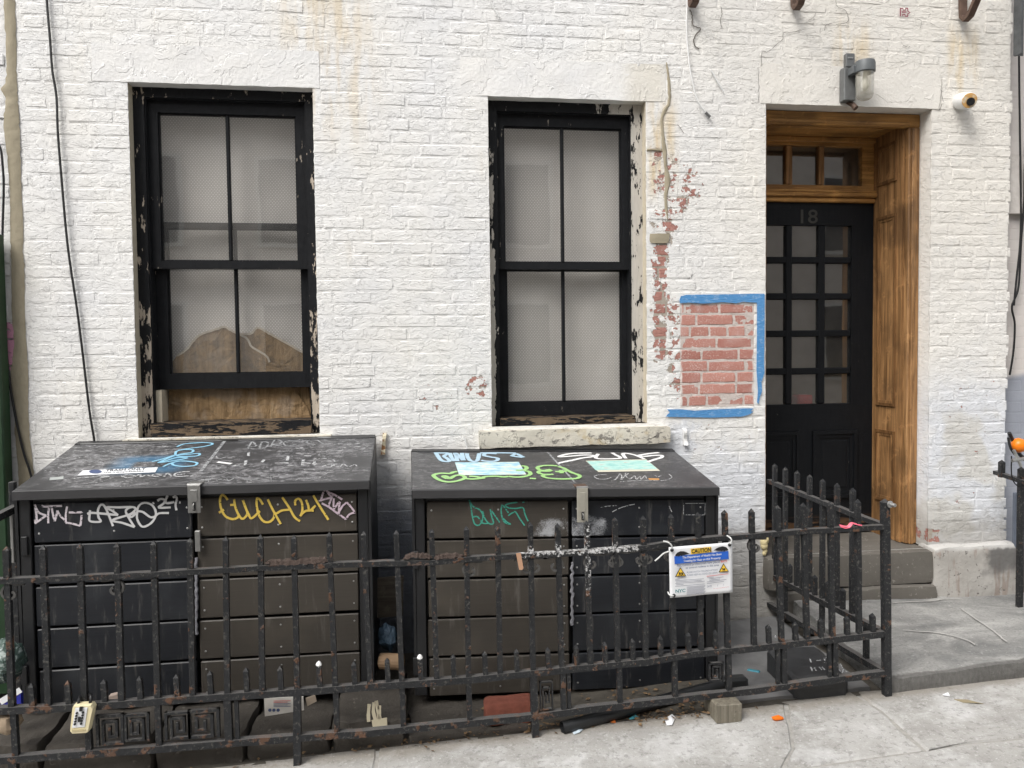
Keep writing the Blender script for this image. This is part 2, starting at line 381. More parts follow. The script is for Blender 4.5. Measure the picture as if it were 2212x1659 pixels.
def iron(name, spray=True):
    n = NT(name); X, Y, Z = n.xyz()
    nr_ = n.mx(*[n.step(n.math('ABSOLUTE', n.math('SUBTRACT', n.math('SUBTRACT', Z, n.math('MULTIPLY', X, .016)), zz)), .07, .0) for zz in (.752, .255, .048)]); r = n.step(n.math('ADD', n.noise(16, 4, .68), n.math('MULTIPLY', nr_, .06)), n.math('ADD', .60, n.math('MULTIPLY', n.step(X, .2, 1.4), .035)), .67); r2 = n.step(n.noise(70, 3, .7), .56, .64)
    c = n.mix(n.noise(55, 4), (.008, .009, .0105), (.032, .033, .035))
    c = n.mix(n.math('MULTIPLY', r, .75), c, n.mix(n.noise(40, 3), (.075, .045, .030), (.19, .095, .055)))
    c = n.mix(n.math('MULTIPLY', r2, .30), c, (.20, .19, .17))
    top_light = n.math('MULTIPLY', n.step(n.math('ADD', n.n('ShaderNodeSeparateXYZ').outputs[2], n.math('MULTIPLY', n.noise(30, 3), .3)), .75, 1.0), .55)  # upward faces painted paler, standing in for light along the rail tops
    s_xyz = [k for k in n.t.nodes if k.bl_idname == 'ShaderNodeSeparateXYZ' and not k.inputs[0].is_linked][0]; n.t.links.new(n.n('ShaderNodeNewGeometry').outputs['Normal'], s_xyz.inputs[0])
    c = n.mix(top_light, c, (.15, .145, .14))
    if spray:
        m = n.mx(n.math('MULTIPLY', n.box(.40, .98, .70, .775, .07, .03), .95), n.math('MULTIPLY', n.box(.66, .80, .50, .90, .06, .10), .8), n.math('MULTIPLY', n.box(.30, .9, -.05, .45, .25, .3), .45), n.math('MULTIPLY', n.box(-.4, -.2, -.1, .05, .12, .05), .55))
        sp = n.step(n.math('ADD', n.math('MULTIPLY', m, .5), n.math('MULTIPLY', n.math('SUBTRACT', n.noise(75, 5, .7), .5), 1.2)), .42, .56)
        c = n.mix(n.math('MULTIPLY', sp, .9), c, (.66, .66, .66))
    n.bump(n.math('ADD', n.noise(70, 5, .7), n.math('MULTIPLY', r, .6)), .9, .004); return n.out(c, .5, spec=.28)
M['iron'] = iron('railing_iron'); M['rust'] = plain('rust_scale', (.065, .046, .038), .85, var=.6, scale=45, bump=1.0)
M['scroll'] = plain('scroll_iron_lit', (.085, .083, .08), .5, .1, var=.5, scale=60)  # paler than the railing iron: light on the scroll edges put into the colour
M['bracket'] = plain('bracket_iron', (.10, .062, .045), .7, var=.6, scale=25, bump=.7)
def plank(name, a, b, streak):
    n = NT(name); g = n.noise(1, 5, .6, vec=n.scaled(4, 60, 160)); X, Y, Z = n.xyz()
    c = n.mix(g, a, b); c = n.mix(n.math('MULTIPLY', n.step(n.noise(3.2, 4, dist=.5), .5, .72), .5), c, streak)
    c = n.mix(n.math('MULTIPLY', n.step(n.noise(1, 4, .65, vec=n.scaled(34, 34, 5)), .56, .72), .28), c, (.19, .18, .165))
    m = n.mx(n.box(.50, .95, .67, .82, .12, .05), n.math('MULTIPLY', n.box(.62, .84, .2, .55, .06, .12), .50))
    fine = n.noise(160, 3, .7); sp = n.step(n.math('ADD', n.math('MULTIPLY', m, .62), n.math('MULTIPLY', n.math('SUBTRACT', n.math('ADD', n.math('MULTIPLY', n.noise(12, 3), .65), n.math('MULTIPLY', fine, .35)), .5), 1.3)), .50, .74)
    c = n.mix(n.math('MULTIPLY', sp, .55), c, (.62, .64, .67))
    n.bump(n.math('ADD', g, n.math('MULTIPLY', n.noise(2.5, 2), 6.0)), .2, .002); return n.out(c, .38, spec=.40)
M['plank_brown'] = plank('bin_plank_brown', (.041, .036, .030), (.064, .056, .047), (.090, .078, .062))
M['plank_black'] = plank('bin_plank_black', (.010, .0115, .0145), (.019, .021, .026), (.042, .046, .051))
M['bin_frame'] = plain('bin_frame_black', (.015, .0155, .017), .4, var=.4, scale=12, bump=.15, spec=.5)
def lid(name, amt):
    n = NT(name); X, Y, Z = n.xyz()
    s1 = n.noise(1, 6, .72, vec=n.scaled(16, 30, 30), dist=.8); s2 = n.step(n.noise(1, 5, .7, vec=n.scaled(30, 70, 70), dist=1.0), .55, .62); s3 = n.math('MULTIPLY', n.step(n.noise(3.3, 3), .36, .56), n.step(Y, -.694, -.684))
    c = n.mix(n.noise(6, 4), (.034, .034, .036), (.056, .056, .058))
    c = n.mix(n.math('MULTIPLY', n.math('MULTIPLY', n.step(s1, .46, .62), s3), amt), c, (.26, .26, .27))
    c = n.mix(n.math('MULTIPLY', n.math('MULTIPLY', s2, s3), amt), c, (.52, .52, .53))
    if amt > .5:
        blue = n.math('SUBTRACT', n.math('MULTIPLY', n.box(-1.36, -1.06, -10, 10, .06), n.math('MULTIPLY', n.step(Y, -.56, -.48), n.step(Y, -.26, -.33))), n.math('MULTIPLY', n.box(-1.28, -1.12, -10, 10, .02), n.math('MULTIPLY', n.step(Y, -.46, -.44), n.step(Y, -.36, -.38))))
        c = n.mix(n.math('MULTIPLY', n.math('MAXIMUM', blue, 0.0), .5), c, (.05, .20, .36))
    n.bump(s1, .12, .002); return n.out(c, .45, spec=.45)
M['lid_scuffed'] = lid('bin_lid_scuffed', .62); M['lid_worn'] = lid('bin_lid_worn', .22)
M['steel'] = plain('galvanised_steel', (.42, .42, .41), .38, .85, var=.2, scale=30, bump=.1)
M['steel_cream'] = plain('hasp_steel_cream', (.52, .50, .43), .45, .55, var=.2, scale=30)
def concrete():
    n = NT('sidewalk_concrete')
    c = n.ramp(n.noise(3.0, 6, .65), [(.30, (.27, .262, .247)), (.5, (.35, .342, .325)), (.72, (.45, .443, .43))])
    c = n.mix(n.math('MULTIPLY', n.step(n.noise(7, 6, .7, dist=.6), .55, .72), .6), c, (.55, .55, .54))
    c = n.mix(n.math('MULTIPLY', n.step(n.noise(2.1, 5, .7), .50, .66), .55), c, (.60, .60, .60))
    c = n.mix(n.math('MULTIPLY', n.step(n.noise(34, 5, .75), .52, .64), .45), c, (.14, .135, .125)); c = n.mix(n.math('MULTIPLY', n.step(n.noise(60, 4, .75), .56, .66), .45), c, (.62, .62, .61))
    X, Y, Z = n.xyz(); ed = n.math('MULTIPLY', n.step(n.math('ADD', Y, n.math('MULTIPLY', n.noise(6, 3), .12)), -1.02, -.93), .55)
    c = n.mix(ed, c, (.17, .145, .11))
    sp = n.step(n.vor(26), .09, .05); c = n.mix(n.math('MULTIPLY', sp, n.step(n.noise(5, 2), .55, .6)), c, (.62, .62, .62))
    n.bump(n.math('ADD', n.noise(45, 5, .7), n.math('MULTIPLY', n.noise(170, 3), .6)), .7, .004); return n.out(c, .85, spec=.25)
M['concrete'] = concrete()
def blue_stone():
    n = NT('landing_bluestone')
    c = n.ramp(n.noise(1, 6, .62, vec=n.scaled(2.2, 4.0, 8), dist=.8), [(.3, (.14, .142, .14)), (.5, (.25, .248, .238)), (.7, (.40, .395, .378))])
    c = n.mix(n.math('MULTIPLY', n.step(n.noise(18, 5, .7), .58, .68), .4), c, (.40, .40, .39))
    c = n.mix(n.math('MULTIPLY', n.step(n.noise(75, 4, .75), .50, .66), .5), c, (.10, .10, .098)); c = n.mix(n.math('MULTIPLY', n.step(n.noise(48, 4, .75), .58, .68), .4), c, (.50, .49, .47))
    X, Y, Z = n.xyz(); ed = n.step(n.math('ADD', Y, n.math('MULTIPLY', n.noise(40, 3), .02)), -.940, -.956)  # rough split front edge, with the vertical face's shade painted in as well
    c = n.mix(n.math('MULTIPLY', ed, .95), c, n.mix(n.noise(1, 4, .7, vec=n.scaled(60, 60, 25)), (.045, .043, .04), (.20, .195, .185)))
    n.bump(n.noise(1, 6, .7, vec=n.scaled(14, 22, 22), dist=.5), .8, .008); return n.out(c, .7, spec=.35)
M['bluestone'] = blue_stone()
def step_stone():
    n = NT('step_brownstone'); c = n.mix(n.noise(4, 5), (.085, .077, .066), (.175, .163, .145)); c = n.mix(n.math('MULTIPLY', n.step(n.noise(30, 5, .7), .6, .66), .4), c, (.4, .38, .34))
    n.bump(n.noise(40, 5), .6, .005); return n.out(c, .8, spec=.25)
M['step'] = step_stone()
def plinth_mat():
    n = NT('plinth_stone'); X, Y, Z = n.xyz()
    c = n.mix(n.noise(6, 5), (.33, .31, .28), (.50, .485, .46)); c = n.mix(n.math('MULTIPLY', n.step(n.noise(1, 4, vec=n.scaled(22, 22, 2)), .55, .63), .55), c, (.27, .20, .165))
    c = n.mix(n.math('MULTIPLY', n.box(3.33, 3.8, .24, .6, .03, .04, .18), .85), c, (.12, .118, .115)); c = n.mix(n.step(n.math('ADD', Z, n.math('MULTIPLY', n.noise(18, 4), .05)), .395, .42), c, (.52, .51, .49))
    c = n.mix(n.step(n.noise(35, 5, .7), .62, .66), c, (.15, .14, .13))
    n.bump(n.noise(25, 5, .65), .9, .007); return n.out(c, .8, spec=.25)
M['plinth'] = plinth_mat()
def dark_stone():
    n = NT('kerb_stone'); c = n.mix(n.noise(7, 5), (.028, .025, .021), (.085, .075, .064)); c = n.mix(n.math('MULTIPLY', n.step(n.noise(20, 5, .7), .62, .68), .35), c, (.24, .22, .19))
    n.bump(n.noise(22, 5, .65), .9, .010); return n.out(c, .75, spec=.35)
M['kerb'] = dark_stone()
M['dirt'] = plain('areaway_dirt', (.075, .067, .055), .95, var=.5, scale=18, bump=.9)
M['slate'] = plain('areaway_slate', (.155, .155, .155), .8, var=.5, scale=9, bump=.7)
M['cement'] = plain('cement_strip', (.335, .295, .215), .9, var=.2, scale=14, bump=.7)
M['white_plastic'] = plain('white_plastic', (.74, .74, .73), .4, var=.06, scale=8)
M['paper'] = plain('white_paper', (.74, .75, .77), .5, var=.06, scale=6)
M['black_rubber'] = plain('black_rubber', (.012, .012, .013), .5, var=.3, scale=30)
M['black_plastic'] = plain('black_plastic', (.017, .018, .019), .42, var=.35, scale=14, bump=.15)
M['void'] = plain('dark_interior', (.03, .03, .03), .95, var=.2)
def tape():
    n = NT('blue_masking_tape'); c = n.mix(n.noise(1, 5, .6, vec=n.scaled(18, 18, 110)), (.055, .20, .46), (.13, .34, .62)); c = n.mix(n.math('MULTIPLY', n.step(n.noise(1, 4, .7, vec=n.scaled(30, 30, 60)), .52, .66), .5), c, (.36, .50, .68))
    n.bump(n.noise(1, 4, vec=n.scaled(60, 60, 160)), .9, .004); return n.out(c, .75, spec=.2)
M['tape'] = tape()
def ink(name, col, brk=0.0, scale=140, rough=.5):
    n = NT(name); n.out(n.mix(n.noise(40, 3), tuple(q*.82 for q in col), col), rough)
    if brk:
        a = n.step(n.noise(1, 3, .6, vec=n.scaled(scale*.5, scale, scale)), brk-.05, brk+.05); n.put(n.b.inputs['Alpha'], a)
    return n.m
def rough_box(x0, x1, y0, y1, z0, z1, cell=.04, amp=.006, seed=0, fz=None, rnd=.0, freq=7.0):
    """stone block: a box with noisy, slightly rounded faces, welded"""
    mb = MB(); key = {}
    cx_, cy_, cz_ = (x0+x1)/2, (y0+y1)/2, (z0+z1)/2
    def vid(x, y, z):
        k = (round(x, 5), round(y, 5), round(z, 5))
        if k in key: return key[k]
        nx = sum(1 for a, b in ((x, (x0, x1)), (y, (y0, y1)), (z, (z0, z1))) if abs(a-b[0]) < 1e-6 or abs(a-b[1]) < 1e-6)
        q = Vector((x, y, z)); s = seed*3.7
        d = Vector((nz(x*freq+s, y*freq, z*freq), nz(x*freq, y*freq+s+9, z*freq), nz(x*freq, y*freq, z*freq+s+20)))*amp + Vector((nz(x*freq*4+s, y*freq*4, z*freq*4), nz(x*freq*4, y*freq*4+s+9, z*freq*4), nz(x*freq*4, y*freq*4, z*freq*4+s)))*amp*.45
        if nx > 1:
            c = Vector((cx_-x, cy_-y, cz_-z)); c = Vector((math.copysign(min(abs(c.x), rnd), c.x), math.copysign(min(abs(c.y), rnd), c.y), math.copysign(min(abs(c.z), rnd), c.z)))
            d += c*(nx-1)*.5
        if fz: q.z += fz(x, y)
        key[k] = len(mb.v); mb.v.append(tuple(q+d)); return key[k]
    nx_, ny_, nz_ = [max(1, round((b-a)/cell)) for a, b in ((x0, x1), (y0, y1), (z0, z1))]
    X = [x0+(x1-x0)*i/nx_ for i in range(nx_+1)]; Y = [y0+(y1-y0)*i/ny_ for i in range(ny_+1)]; Z = [z0+(z1-z0)*i/nz_ for i in range(nz_+1)]
    for i in range(nx_):
        for j in range(ny_):
            a = [(X[i],Y[j]),(X[i+1],Y[j]),(X[i+1],Y[j+1]),(X[i],Y[j+1])]
            mb.f.append(tuple(vid(x, y, z1) for x, y in a)); mb.f.append(tuple(vid(x, y, z0) for x, y in a[::-1]))
    for i in range(nx_):
        for j in range(nz_):
            a = [(X[i],Z[j]),(X[i+1],Z[j]),(X[i+1],Z[j+1]),(X[i],Z[j+1])]
            mb.f.append(tuple(vid(x, y0, z) for x, z in a)); mb.f.append(tuple(vid(x, y1, z) for x, z in a[::-1]))
    for i in range(ny_):
        for j in range(nz_):
            a = [(Y[i],Z[j]),(Y[i+1],Z[j]),(Y[i+1],Z[j+1]),(Y[i],Z[j+1])]
            mb.f.append(tuple(vid(x1, y, z) for y, z in a)); mb.f.append(tuple(vid(x0, y, z) for y, z in a[::-1]))
    return mb
# ================================================================ ground
mb = MB(); mb.grid(lambda u, v: (-40+80*u, -40+80*v, gz(-40+80*u, -40+80*v)-.05), 4, 4)
tag(mb.build('ground', M['dirt']), kind='structure')
mb = MB(); mb.grid(lambda u, v: (-9+19*u, -3.6+2.64*v, gz(-9+19*u, -3.6+2.64*v)-.005), 30, 4)
sidewalk = tag(mb.build('sidewalk', plain('joint_sand', (.30, .29, .27), .95, var=.5, scale=30)), kind='structure')
def slab(poly, lvl=0.0, seed=0):
    pts = []
    n = len(poly)
    for k in range(n):
        a, b = Vector(poly[k]), Vector(poly[(k+1) % n]); m = max(1, int((b-a).length/.06))
        for i in range(m):
            p = a.lerp(b, i/m); pts.append((p.x + .008*nz(p.x*9, p.y*9, seed), p.y + .008*nz(p.x*9, p.y*9, seed+5)))
    cx = sum(p[0] for p in pts)/len(pts); cy = sum(p[1] for p in pts)/len(pts)
    def ringp(ins, dz):
        out = []
        for x, y in pts:
            d = Vector((cx-x, cy-y)); d = d.normalized()*ins if d.length > 1e-6 else d
            out.append((x+d.x, y+d.y, gz(x+d.x, y+d.y)+dz+lvl))
        return out
    N = len(pts); m = MB()
    m.add(ringp(0, -.06)+ringp(0, -.008)+ringp(.012, 0.0), [(k, (k+1) % N, N+(k+1) % N, N+k) for k in range(N)]+[(N+k, N+(k+1) % N, 2*N+(k+1) % N, 2*N+k) for k in range(N)]+[tuple(range(2*N, 3*N))])
    return m.build('paving_slab', M['concrete'], sidewalk)
def g2(*px): return [tuple(atG(x, y)[:2]) for x, y in px]
J = g2((1852,1500),(1903,1534),(2001,1622)); K = g2((1697,1520),(1707,1571),(1713,1615),(1693,1656)); Hh = g2((1757,1656),(1937,1629),(2089,1605),(2212,1593))
kx = K[-1][0]
hz = Hh[0][1]
slab([(-2.6,-2.6), (-.172,-2.6), (-.168,-.945), (-2.6,-.94)], 0, 1)
slab([(-.158,-2.6), (kx-.006,-2.6), (K[3][0]-.005,K[3][1]), (K[2][0]-.005,K[2][1]), (K[1][0]-.005,K[1][1]), (K[0][0]-.005,K[0][1]), (K[0][0]-.03,-.96), (.2,-.945), (-.158,-.945)], .001, 2)
slab([(K[3][0]+.004,K[3][1]), (Hh[0][0],Hh[0][1]+.006), (J[2][0]-.005,Hh[1][1]+.006), (J[2][0]-.005,J[2][1]), (J[1][0]-.005,J[1][1]), (J[0][0]-.005,J[0][1]), (J[0][0]-.01,-.93), (K[0][0]-.02,-.94), (K[0][0]+.004,K[0][1]), (K[1][0]+.004,K[1][1]), (K[2][0]+.004,K[2][1])], .0, 3)
slab([(J[0][0]+.004,J[0][1]), (J[1][0]+.004,J[1][1]), (J[2][0]+.004,J[2][1]), (J[2][0]+.004,Hh[1][1]+.004), (Hh[2][0],Hh[2][1]+.003), (Hh[3][0],Hh[3][1]+.003), (4.6,Hh[3][1]+.043), (4.6,-.95), (2.15,-.95), (J[0][0]+.01,-.94)], .002, 4)
slab([(kx+.006,-2.6), (4.6,-2.6), (4.6,Hh[3][1]+.037), (Hh[3][0],Hh[3][1]-.003), (Hh[2][0],Hh[2][1]-.003), (Hh[1][0],Hh[1][1]-.003), (Hh[0][0],Hh[0][1]-.003), (kx+.006,K[3][1]-.012)], -.001, 5)
slab([(-4.6,-2.6), (-2.61,-2.6), (-2.61,-.94), (-4.6,-.94)], 0, 6); slab([(4.61,-2.6), (7,-2.6), (7,-.94), (4.61,-.94)], 0, 7)
# areaway behind the railing
mb = MB(); mb.grid(lambda u, v: (-2.6+4.72*u, -.97+1.05*v, gz(-2.6+4.72*u, -.97+1.05*v) - .004 + .012*nz(u*30, v*9, 3) + .02*max(0, nz(u*9, v*4, 8))), 120, 30)
tag(mb.build('areaway_ground', M['dirt'], smooth=True), kind='structure')
mb = rough_box(1.42, 2.06, -.93, -.02, -.09, -.002, .05, .008, 4, fz=lambda x, y: .03*(x-1.4)+.02*(y+.9))
tag(mb.build('areaway_flagstone', M['slate'], smooth=True), kind='structure')
# raised landing slab
def lz(x, y):
    u = min(1, max(0, (x-2.12)/1.2)); v = min(1, max(0, (y+.98)/.93))
    f = .070+.055*min(1.6, (x-2.12)/.68)*.85; b = .150-.05*u
    return f*(1-v)+b*v
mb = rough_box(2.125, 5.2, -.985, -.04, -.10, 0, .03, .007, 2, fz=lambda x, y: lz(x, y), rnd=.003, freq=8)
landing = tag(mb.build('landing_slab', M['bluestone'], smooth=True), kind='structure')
def on_landing(px, py):
    z = .11
    for _ in range(8): p = atP(px, py, Vector((0, 0, z)), Vector((0, 0, 1))); z = lz(p.x, p.y)+.007
    return p
seam = plain('pale_crack_fill', (.42, .41, .39), .9, var=.3, scale=60)
for pts in ([(1375,605),(1480,598),(1600,592),(1700,582),(1800,578)], [(1440,778),(1560,788),(1640,792),(1760,815),(1850,842),(1900,872)], [(1812,640),(1880,690),(1950,735),(2020,785),(2100,850)], [(1300,500),(1450,490),(1620,486)]):
    m = MB(); P = spline([on_landing(1463+x*.33852, 1097.3+y*.33852) for x, y in pts], 6); m.ribbon([p+Vector((.006*nz(i*.8, 1, 4), .006*nz(i*.8, 6, 4), 0)) for i, p in enumerate(P)], Vector((0, 0, 1)), .008); m.build('crack_seam', seam, landing)
# ================================================================ the white brick house
house = thing('brick_house', 'white painted brick house front with two black sash windows and a recessed door', 'house', (.8, .3, 0))
LW = (-1.39, -.48, 1.15, 2.952); RW = (.435, 1.307, 1.165, 2.94); DR = (2.004, 3.018, .385, 2.95)
LIN = [(-1.56, -.44, 2.952, 3.145), (.285, 1.425, 2.94, 3.145), (1.965, 3.075, 2.95, 3.175)]
SILLS = [(-1.45, -.42, 1.06, 1.15), (.362, 1.425, 1.055, 1.147)]
HX0, HX1, HZ1 = -1.90, 3.525, 4.1
holes = [LW, RW, DR]
xs = sorted({HX0-.02, HX1-.012, *[q for h in holes for q in h[:2]]}); zs = sorted({-.12, HZ1, *[q for h in holes for q in h[2:]]})
mb = MB(); key = {}
def wv(x, z):
    k = (round(x, 4), round(z, 4))
    if k not in key:
        key[k] = len(mb.v); mb.v.append((x, .0010 + .0019*nz(x*14, z*22, 1) + .0012*nz(x*50, z*55, 4) + .004*nz(x*2.1, z*2.1, 7), z))
    return key[k]
for i in range(len(xs)-1):
    for j in range(len(zs)-1):
        a, b, c, d = xs[i], xs[i+1], zs[j], zs[j+1]
        if any(a >= h[0]-1e-6 and b <= h[1]+1e-6 and c >= h[2]-1e-6 and d <= h[3]+1e-6 for h in holes): continue
        nu, nv = max(1, round((b-a)/.0145)), max(1, round((d-c)/.0145))
        for p in range(nu):
            for q in range(nv):
                mb.f.append((wv(a+(b-a)*p/nu, c+(d-c)*q/nv), wv(a+(b-a)*(p+1)/nu, c+(d-c)*q/nv), wv(a+(b-a)*(p+1)/nu, c+(d-c)*(q+1)/nv), wv(a+(b-a)*p/nu, c+(d-c)*(q+1)/nv)))
mb.build('wall', M['mortar'], house, smooth=True)
mb = MB(); mb.box(HX0-.02, HX1-.03, .012, .30, HZ1, 7.2); mb.build('upper_wall', M['wall'], house)
# ---- bricks
def brick_mesh(L, H, seed):
    rnd_ = random.Random(seed); m = MB(); nx_ = 4 if L > .15 else 3
    us = [0, .0035]+[L*k/(nx_-1) for k in range(1, nx_-1)]+[L-.0035, L]; vs_ = [0, .0045, H*.5, H-.0045, H]
    tl = rnd_.uniform(-.0009, .0009); tz = rnd_.uniform(-.0004, .0006)
    for j, v in enumerate(vs_):
        for i, u in enumerate(us):
            e = (i in (0, len(us)-1)) + (j in (0, len(vs_)-1))
            if e: m.v.append((u-L/2+rnd_.uniform(-.003, .003), .0019, v-H/2+rnd_.uniform(-.0028, .0028)))
            else:
                corner = (i in (1, len(us)-2)) and (j in (1, 3))
                m.v.append((u-L/2+rnd_.uniform(-.003, .003), -.0004+rnd_.uniform(-.0005, .0005)+tl*(u/L-.5)+tz*(v/H-.5)+(.0010*rnd_.random() if corner else 0), v-H/2+rnd_.uniform(-.002, .002)))
    k = len(us)
    m.f = [(j*k+i, j*k+i+1, (j+1)*k+i+1, (j+1)*k+i) for j in range(len(vs_)-1) for i in range(k-1)]
    return m
BH = .056; PITCH = .0649; ZT = 1.8305
STR = [brick_mesh(.20, BH, 100+k) for k in range(18)]; HED = [brick_mesh(.098, BH, 300+k) for k in range(12)]
PATCH = (1.50, 1.936, 1.247, 1.831)
spots = []
rb = random.Random(3)
for k in range(-36, 28):
    zt = ZT - PITCH*k; zc = zt-BH/2
    if zc < -.1 or zc > HZ1-.03: continue
    block = [(h[0], h[1]) for h in holes+LIN+SILLS if h[2]-.02 < zc < h[3]+.02]
    if zc < .41: block.append((3.0, 3.7))
    if zc < .40: block.append((1.99, 3.02))
    xr = HX1 + rb.uniform(-.012, .008)
    free = [(HX0 + .012*rb.random(), xr)]
    for b in block:
        nf = []
        for a, c in free:
            if b[1] <= a or b[0] >= c: nf.append((a, c)); continue
            if b[0] > a: nf.append((a, b[0]))
            if b[1] < c: nf.append((b[1], c))
        free = nf
    inp = PATCH[2] < zc < PATCH[3]
    header = (k % 6 == 2)
    for a, c in free:
        x = HX0 - .3 + (.105 if k % 2 else 0) + rb.uniform(-.012, .012)
        while x < c:
            L = .098 if header or rb.random() < .06 else .20
            L *= rb.uniform(.95, 1.06)
            s, e = max(x, a), min(x+L, c); x += L+.0115
            if e-s < .02: continue
            segs = [(s, e)]
            if inp:
                for cut in PATCH[:2]: segs = [q for g in segs for q in ([(g[0], cut), (cut, g[1])] if g[0]+.004 < cut < g[1]-.004 else [g])]
            for s_, e_ in segs:
                if e_-s_ > .012: spots.append((s_, e_, zc, inp and PATCH[0]-.002 < (s_+e_)/2 < PATCH[1]+.002))
def hidden(x, z): return (-1.72 < x < -.15 and z < 1.19) or (-.02 < x < 1.5 and z < 1.06) or z < 0 or z > 3.55
def score(q):
    x = (q[0]+q[1])/2; d = (Vector((x, 0, q[2]))-CAM).length
    return (q[1]-q[0])*BH/d**2*(4.15/d) * (0 if hidden(x, q[2]) else 1) + (10 if q[3] else 0)
order = sorted(range(len(spots)), key=lambda i: -score(spots[i])); single = set(order[:300])
SM = [b.mesh('brick', M['wall'], True, 12) for b in STR]; HM = [b.mesh('brick', M['wall'], True, 12) for b in HED]
SR = [b.mesh('brick', M['red'], True, 12) for b in STR[:8]]; HR = [b.mesh('brick', M['red'], True, 12) for b in HED[:6]]
rest = MB()
for i, (s, e, zc, red) in enumerate(spots):
    L = e-s; short = L < .135; fam = (HED if short else STR); k = rb.randrange(len(fam)); base = .098 if short else .20
    y = rb.uniform(-.0009, .0009) + .004*nz((s+e)/2*2.1, zc*2.1, 7); zj = rb.uniform(-.0015, .0015)
    if i in single:
        ms = (HR if short else SR) if red else (HM if short else SM)
        o = link('brick', ms[k % len(ms)], house, ((s+e)/2, y, zc+zj)); o.scale = (L/base, 1, 1); o.rotation_euler.y = rb.uniform(-.008, .008)
    else:
        q = fam[k]; rest.add([((s+e)/2+v[0]*L/base, y+v[1], zc+zj+v[2]) for v in q.v], q.f)
tag(rest.build('brick', M['wall'], house, True, 12), kind='stuff')
# ---- lintels, sills, reveals
for (a, b, c, d), sd in zip(LIN, (1, 2, 3)):
    m = rough_box(a+.004, b-.004, -.0015, .2, c, d-.004, .03, .0030, sd, freq=11); m.build('lintel', M['lintel'], house, True)
m = rough_box(SILLS[1][0], SILLS[1][1], -.05, .14, SILLS[1][2], SILLS[1][3], .025, .006, 8, rnd=.002, freq=9); m.build('window_sill', M['sill'], house, True)
m = rough_box(SILLS[0][0], SILLS[0][1], -.05, .14, SILLS[0][2], SILLS[0][3]-.004, .04, .004, 9); m.build('window_sill', M['sill'], house, True)
def rev(x0, x1, y1, z0, z1, mt): MB().box(x0, x1, .006, y1, z0, z1).build('reveal', mt, house)
for h, ml, mr in ((LW, M['caulk'], M['wall']), (RW, M['caulk'], M['caulk'])):
    rev(h[0]-.03, h[0], .24, h[2], h[3], ml); rev(h[1], h[1]+.03, .24, h[2], h[3], mr)
rev(DR[0]-.03, DR[0], .5, DR[2], DR[3], M['wall']); rev(DR[1], DR[1]+.03, .5, DR[2], DR[3], M['wall'])
# ---- interior shell (keeps daylight out behind the glass)
m = MB(); Y0, Y1 = .31, 3.6
m.box(HX0-.02, HX1-.03, Y1, Y1+.1, -.1, 7.2); m.build('back_wall', M['void'], house)
for a, b in ((HX0-.02, HX0+.05), (HX1-.10, HX1-.03)): MB().box(a, b, .012, Y1, -.12, 7.2).build('side_wall', M['void'], house)
MB().box(HX0, HX1-.05, .3, Y1, 3.35, 3.45).build('ceiling', M['void'], house)
MB().box(HX0+.06, HX1-.11, .5, Y1-.01, .25, .37).build('floor', M['void'], house)
tan = plain('hall_brick', (.30, .245, .165), .85, var=.35, scale=8, bump=.5)
MB().box(1.94, 1.98, .5, 3.5, .37, 3.3).build('hall_partition', tan, house)
MB().box(2.0, 3.4, 1.25, 1.3, .38, 3.3).build('hall_wall', tan, house)
# ---- windows
def window(h, cas, gl_u, gl_l, sash_u, sash_l, mun, cmat, sillz):
    win = MB().ring(h, cas, .066, .102).build('window', cmat, house)
    bead = (cas[0]+.006, cas[1]-.006, cas[2]+.006, cas[3]-.006)
    MB().ring(cas, bead, .075, .20).build('jamb_liner', M['sash'], win)
    for o, g, y, mx_ in ((sash_u, gl_u, .104, mun[0]), (sash_l, gl_l, .149, mun[1])):
        s = MB().ring(o, g, y, y+.04).build('sash', M['sash'], win)
        MB().ring(g, (g[0]+.007, g[1]-.007, g[2]+.007, g[3]-.007), y+.012, y+.03).build('glazing_bead', M['sash'], win)
        MB().box(mx_-.009, mx_+.009, y+.006, y+.034, g[2]+.002, g[3]-.002, c=.004).build('muntin', M['sash'], win)
        for a, b in ((g[0]+.003, mx_-.0085), (mx_+.0085, g[1]-.003)):
            MB().grid(lambda u, v: (a+(b-a)*u, y+.021+.0003*nz(u*2+a*7, v*3, 2), g[2]+.003+(g[3]-g[2]-.006)*v), 8, 12).build('pane', M['glass'], win, True)
    m = rough_box(cas[0]-.002, cas[1]+.002, .02, .22, h[2]+.001, sillz, .03, .004, 11, freq=20); m.build('sill_board', M['sill_wood'], win, True)
    return win
window(LW, (-1.335, -.528, 1.155, 2.902), (-1.282, -.584, 2.068, 2.836), (-1.270, -.575, 1.472, 2.248), (-1.333, -.533, 2.028, 2.898), (-1.333, -.533, 1.392, 2.277), (-.936, -.922), M['casing_l'], 1.222)
window(RW, (.487, 1.243, 1.17, 2.886), (.528, 1.196, 2.068, 2.817), (.541, 1.206, 1.283, 2.031), (.489, 1.243, 2.03, 2.883), (.489, 1.243, 1.209, 2.066), (.859, .868), M['casing_r'], 1.207)
MB().box(-1.335, -1.30, .10, .20, 1.222, 1.39).build('parting_strip', M['caulk'], house)
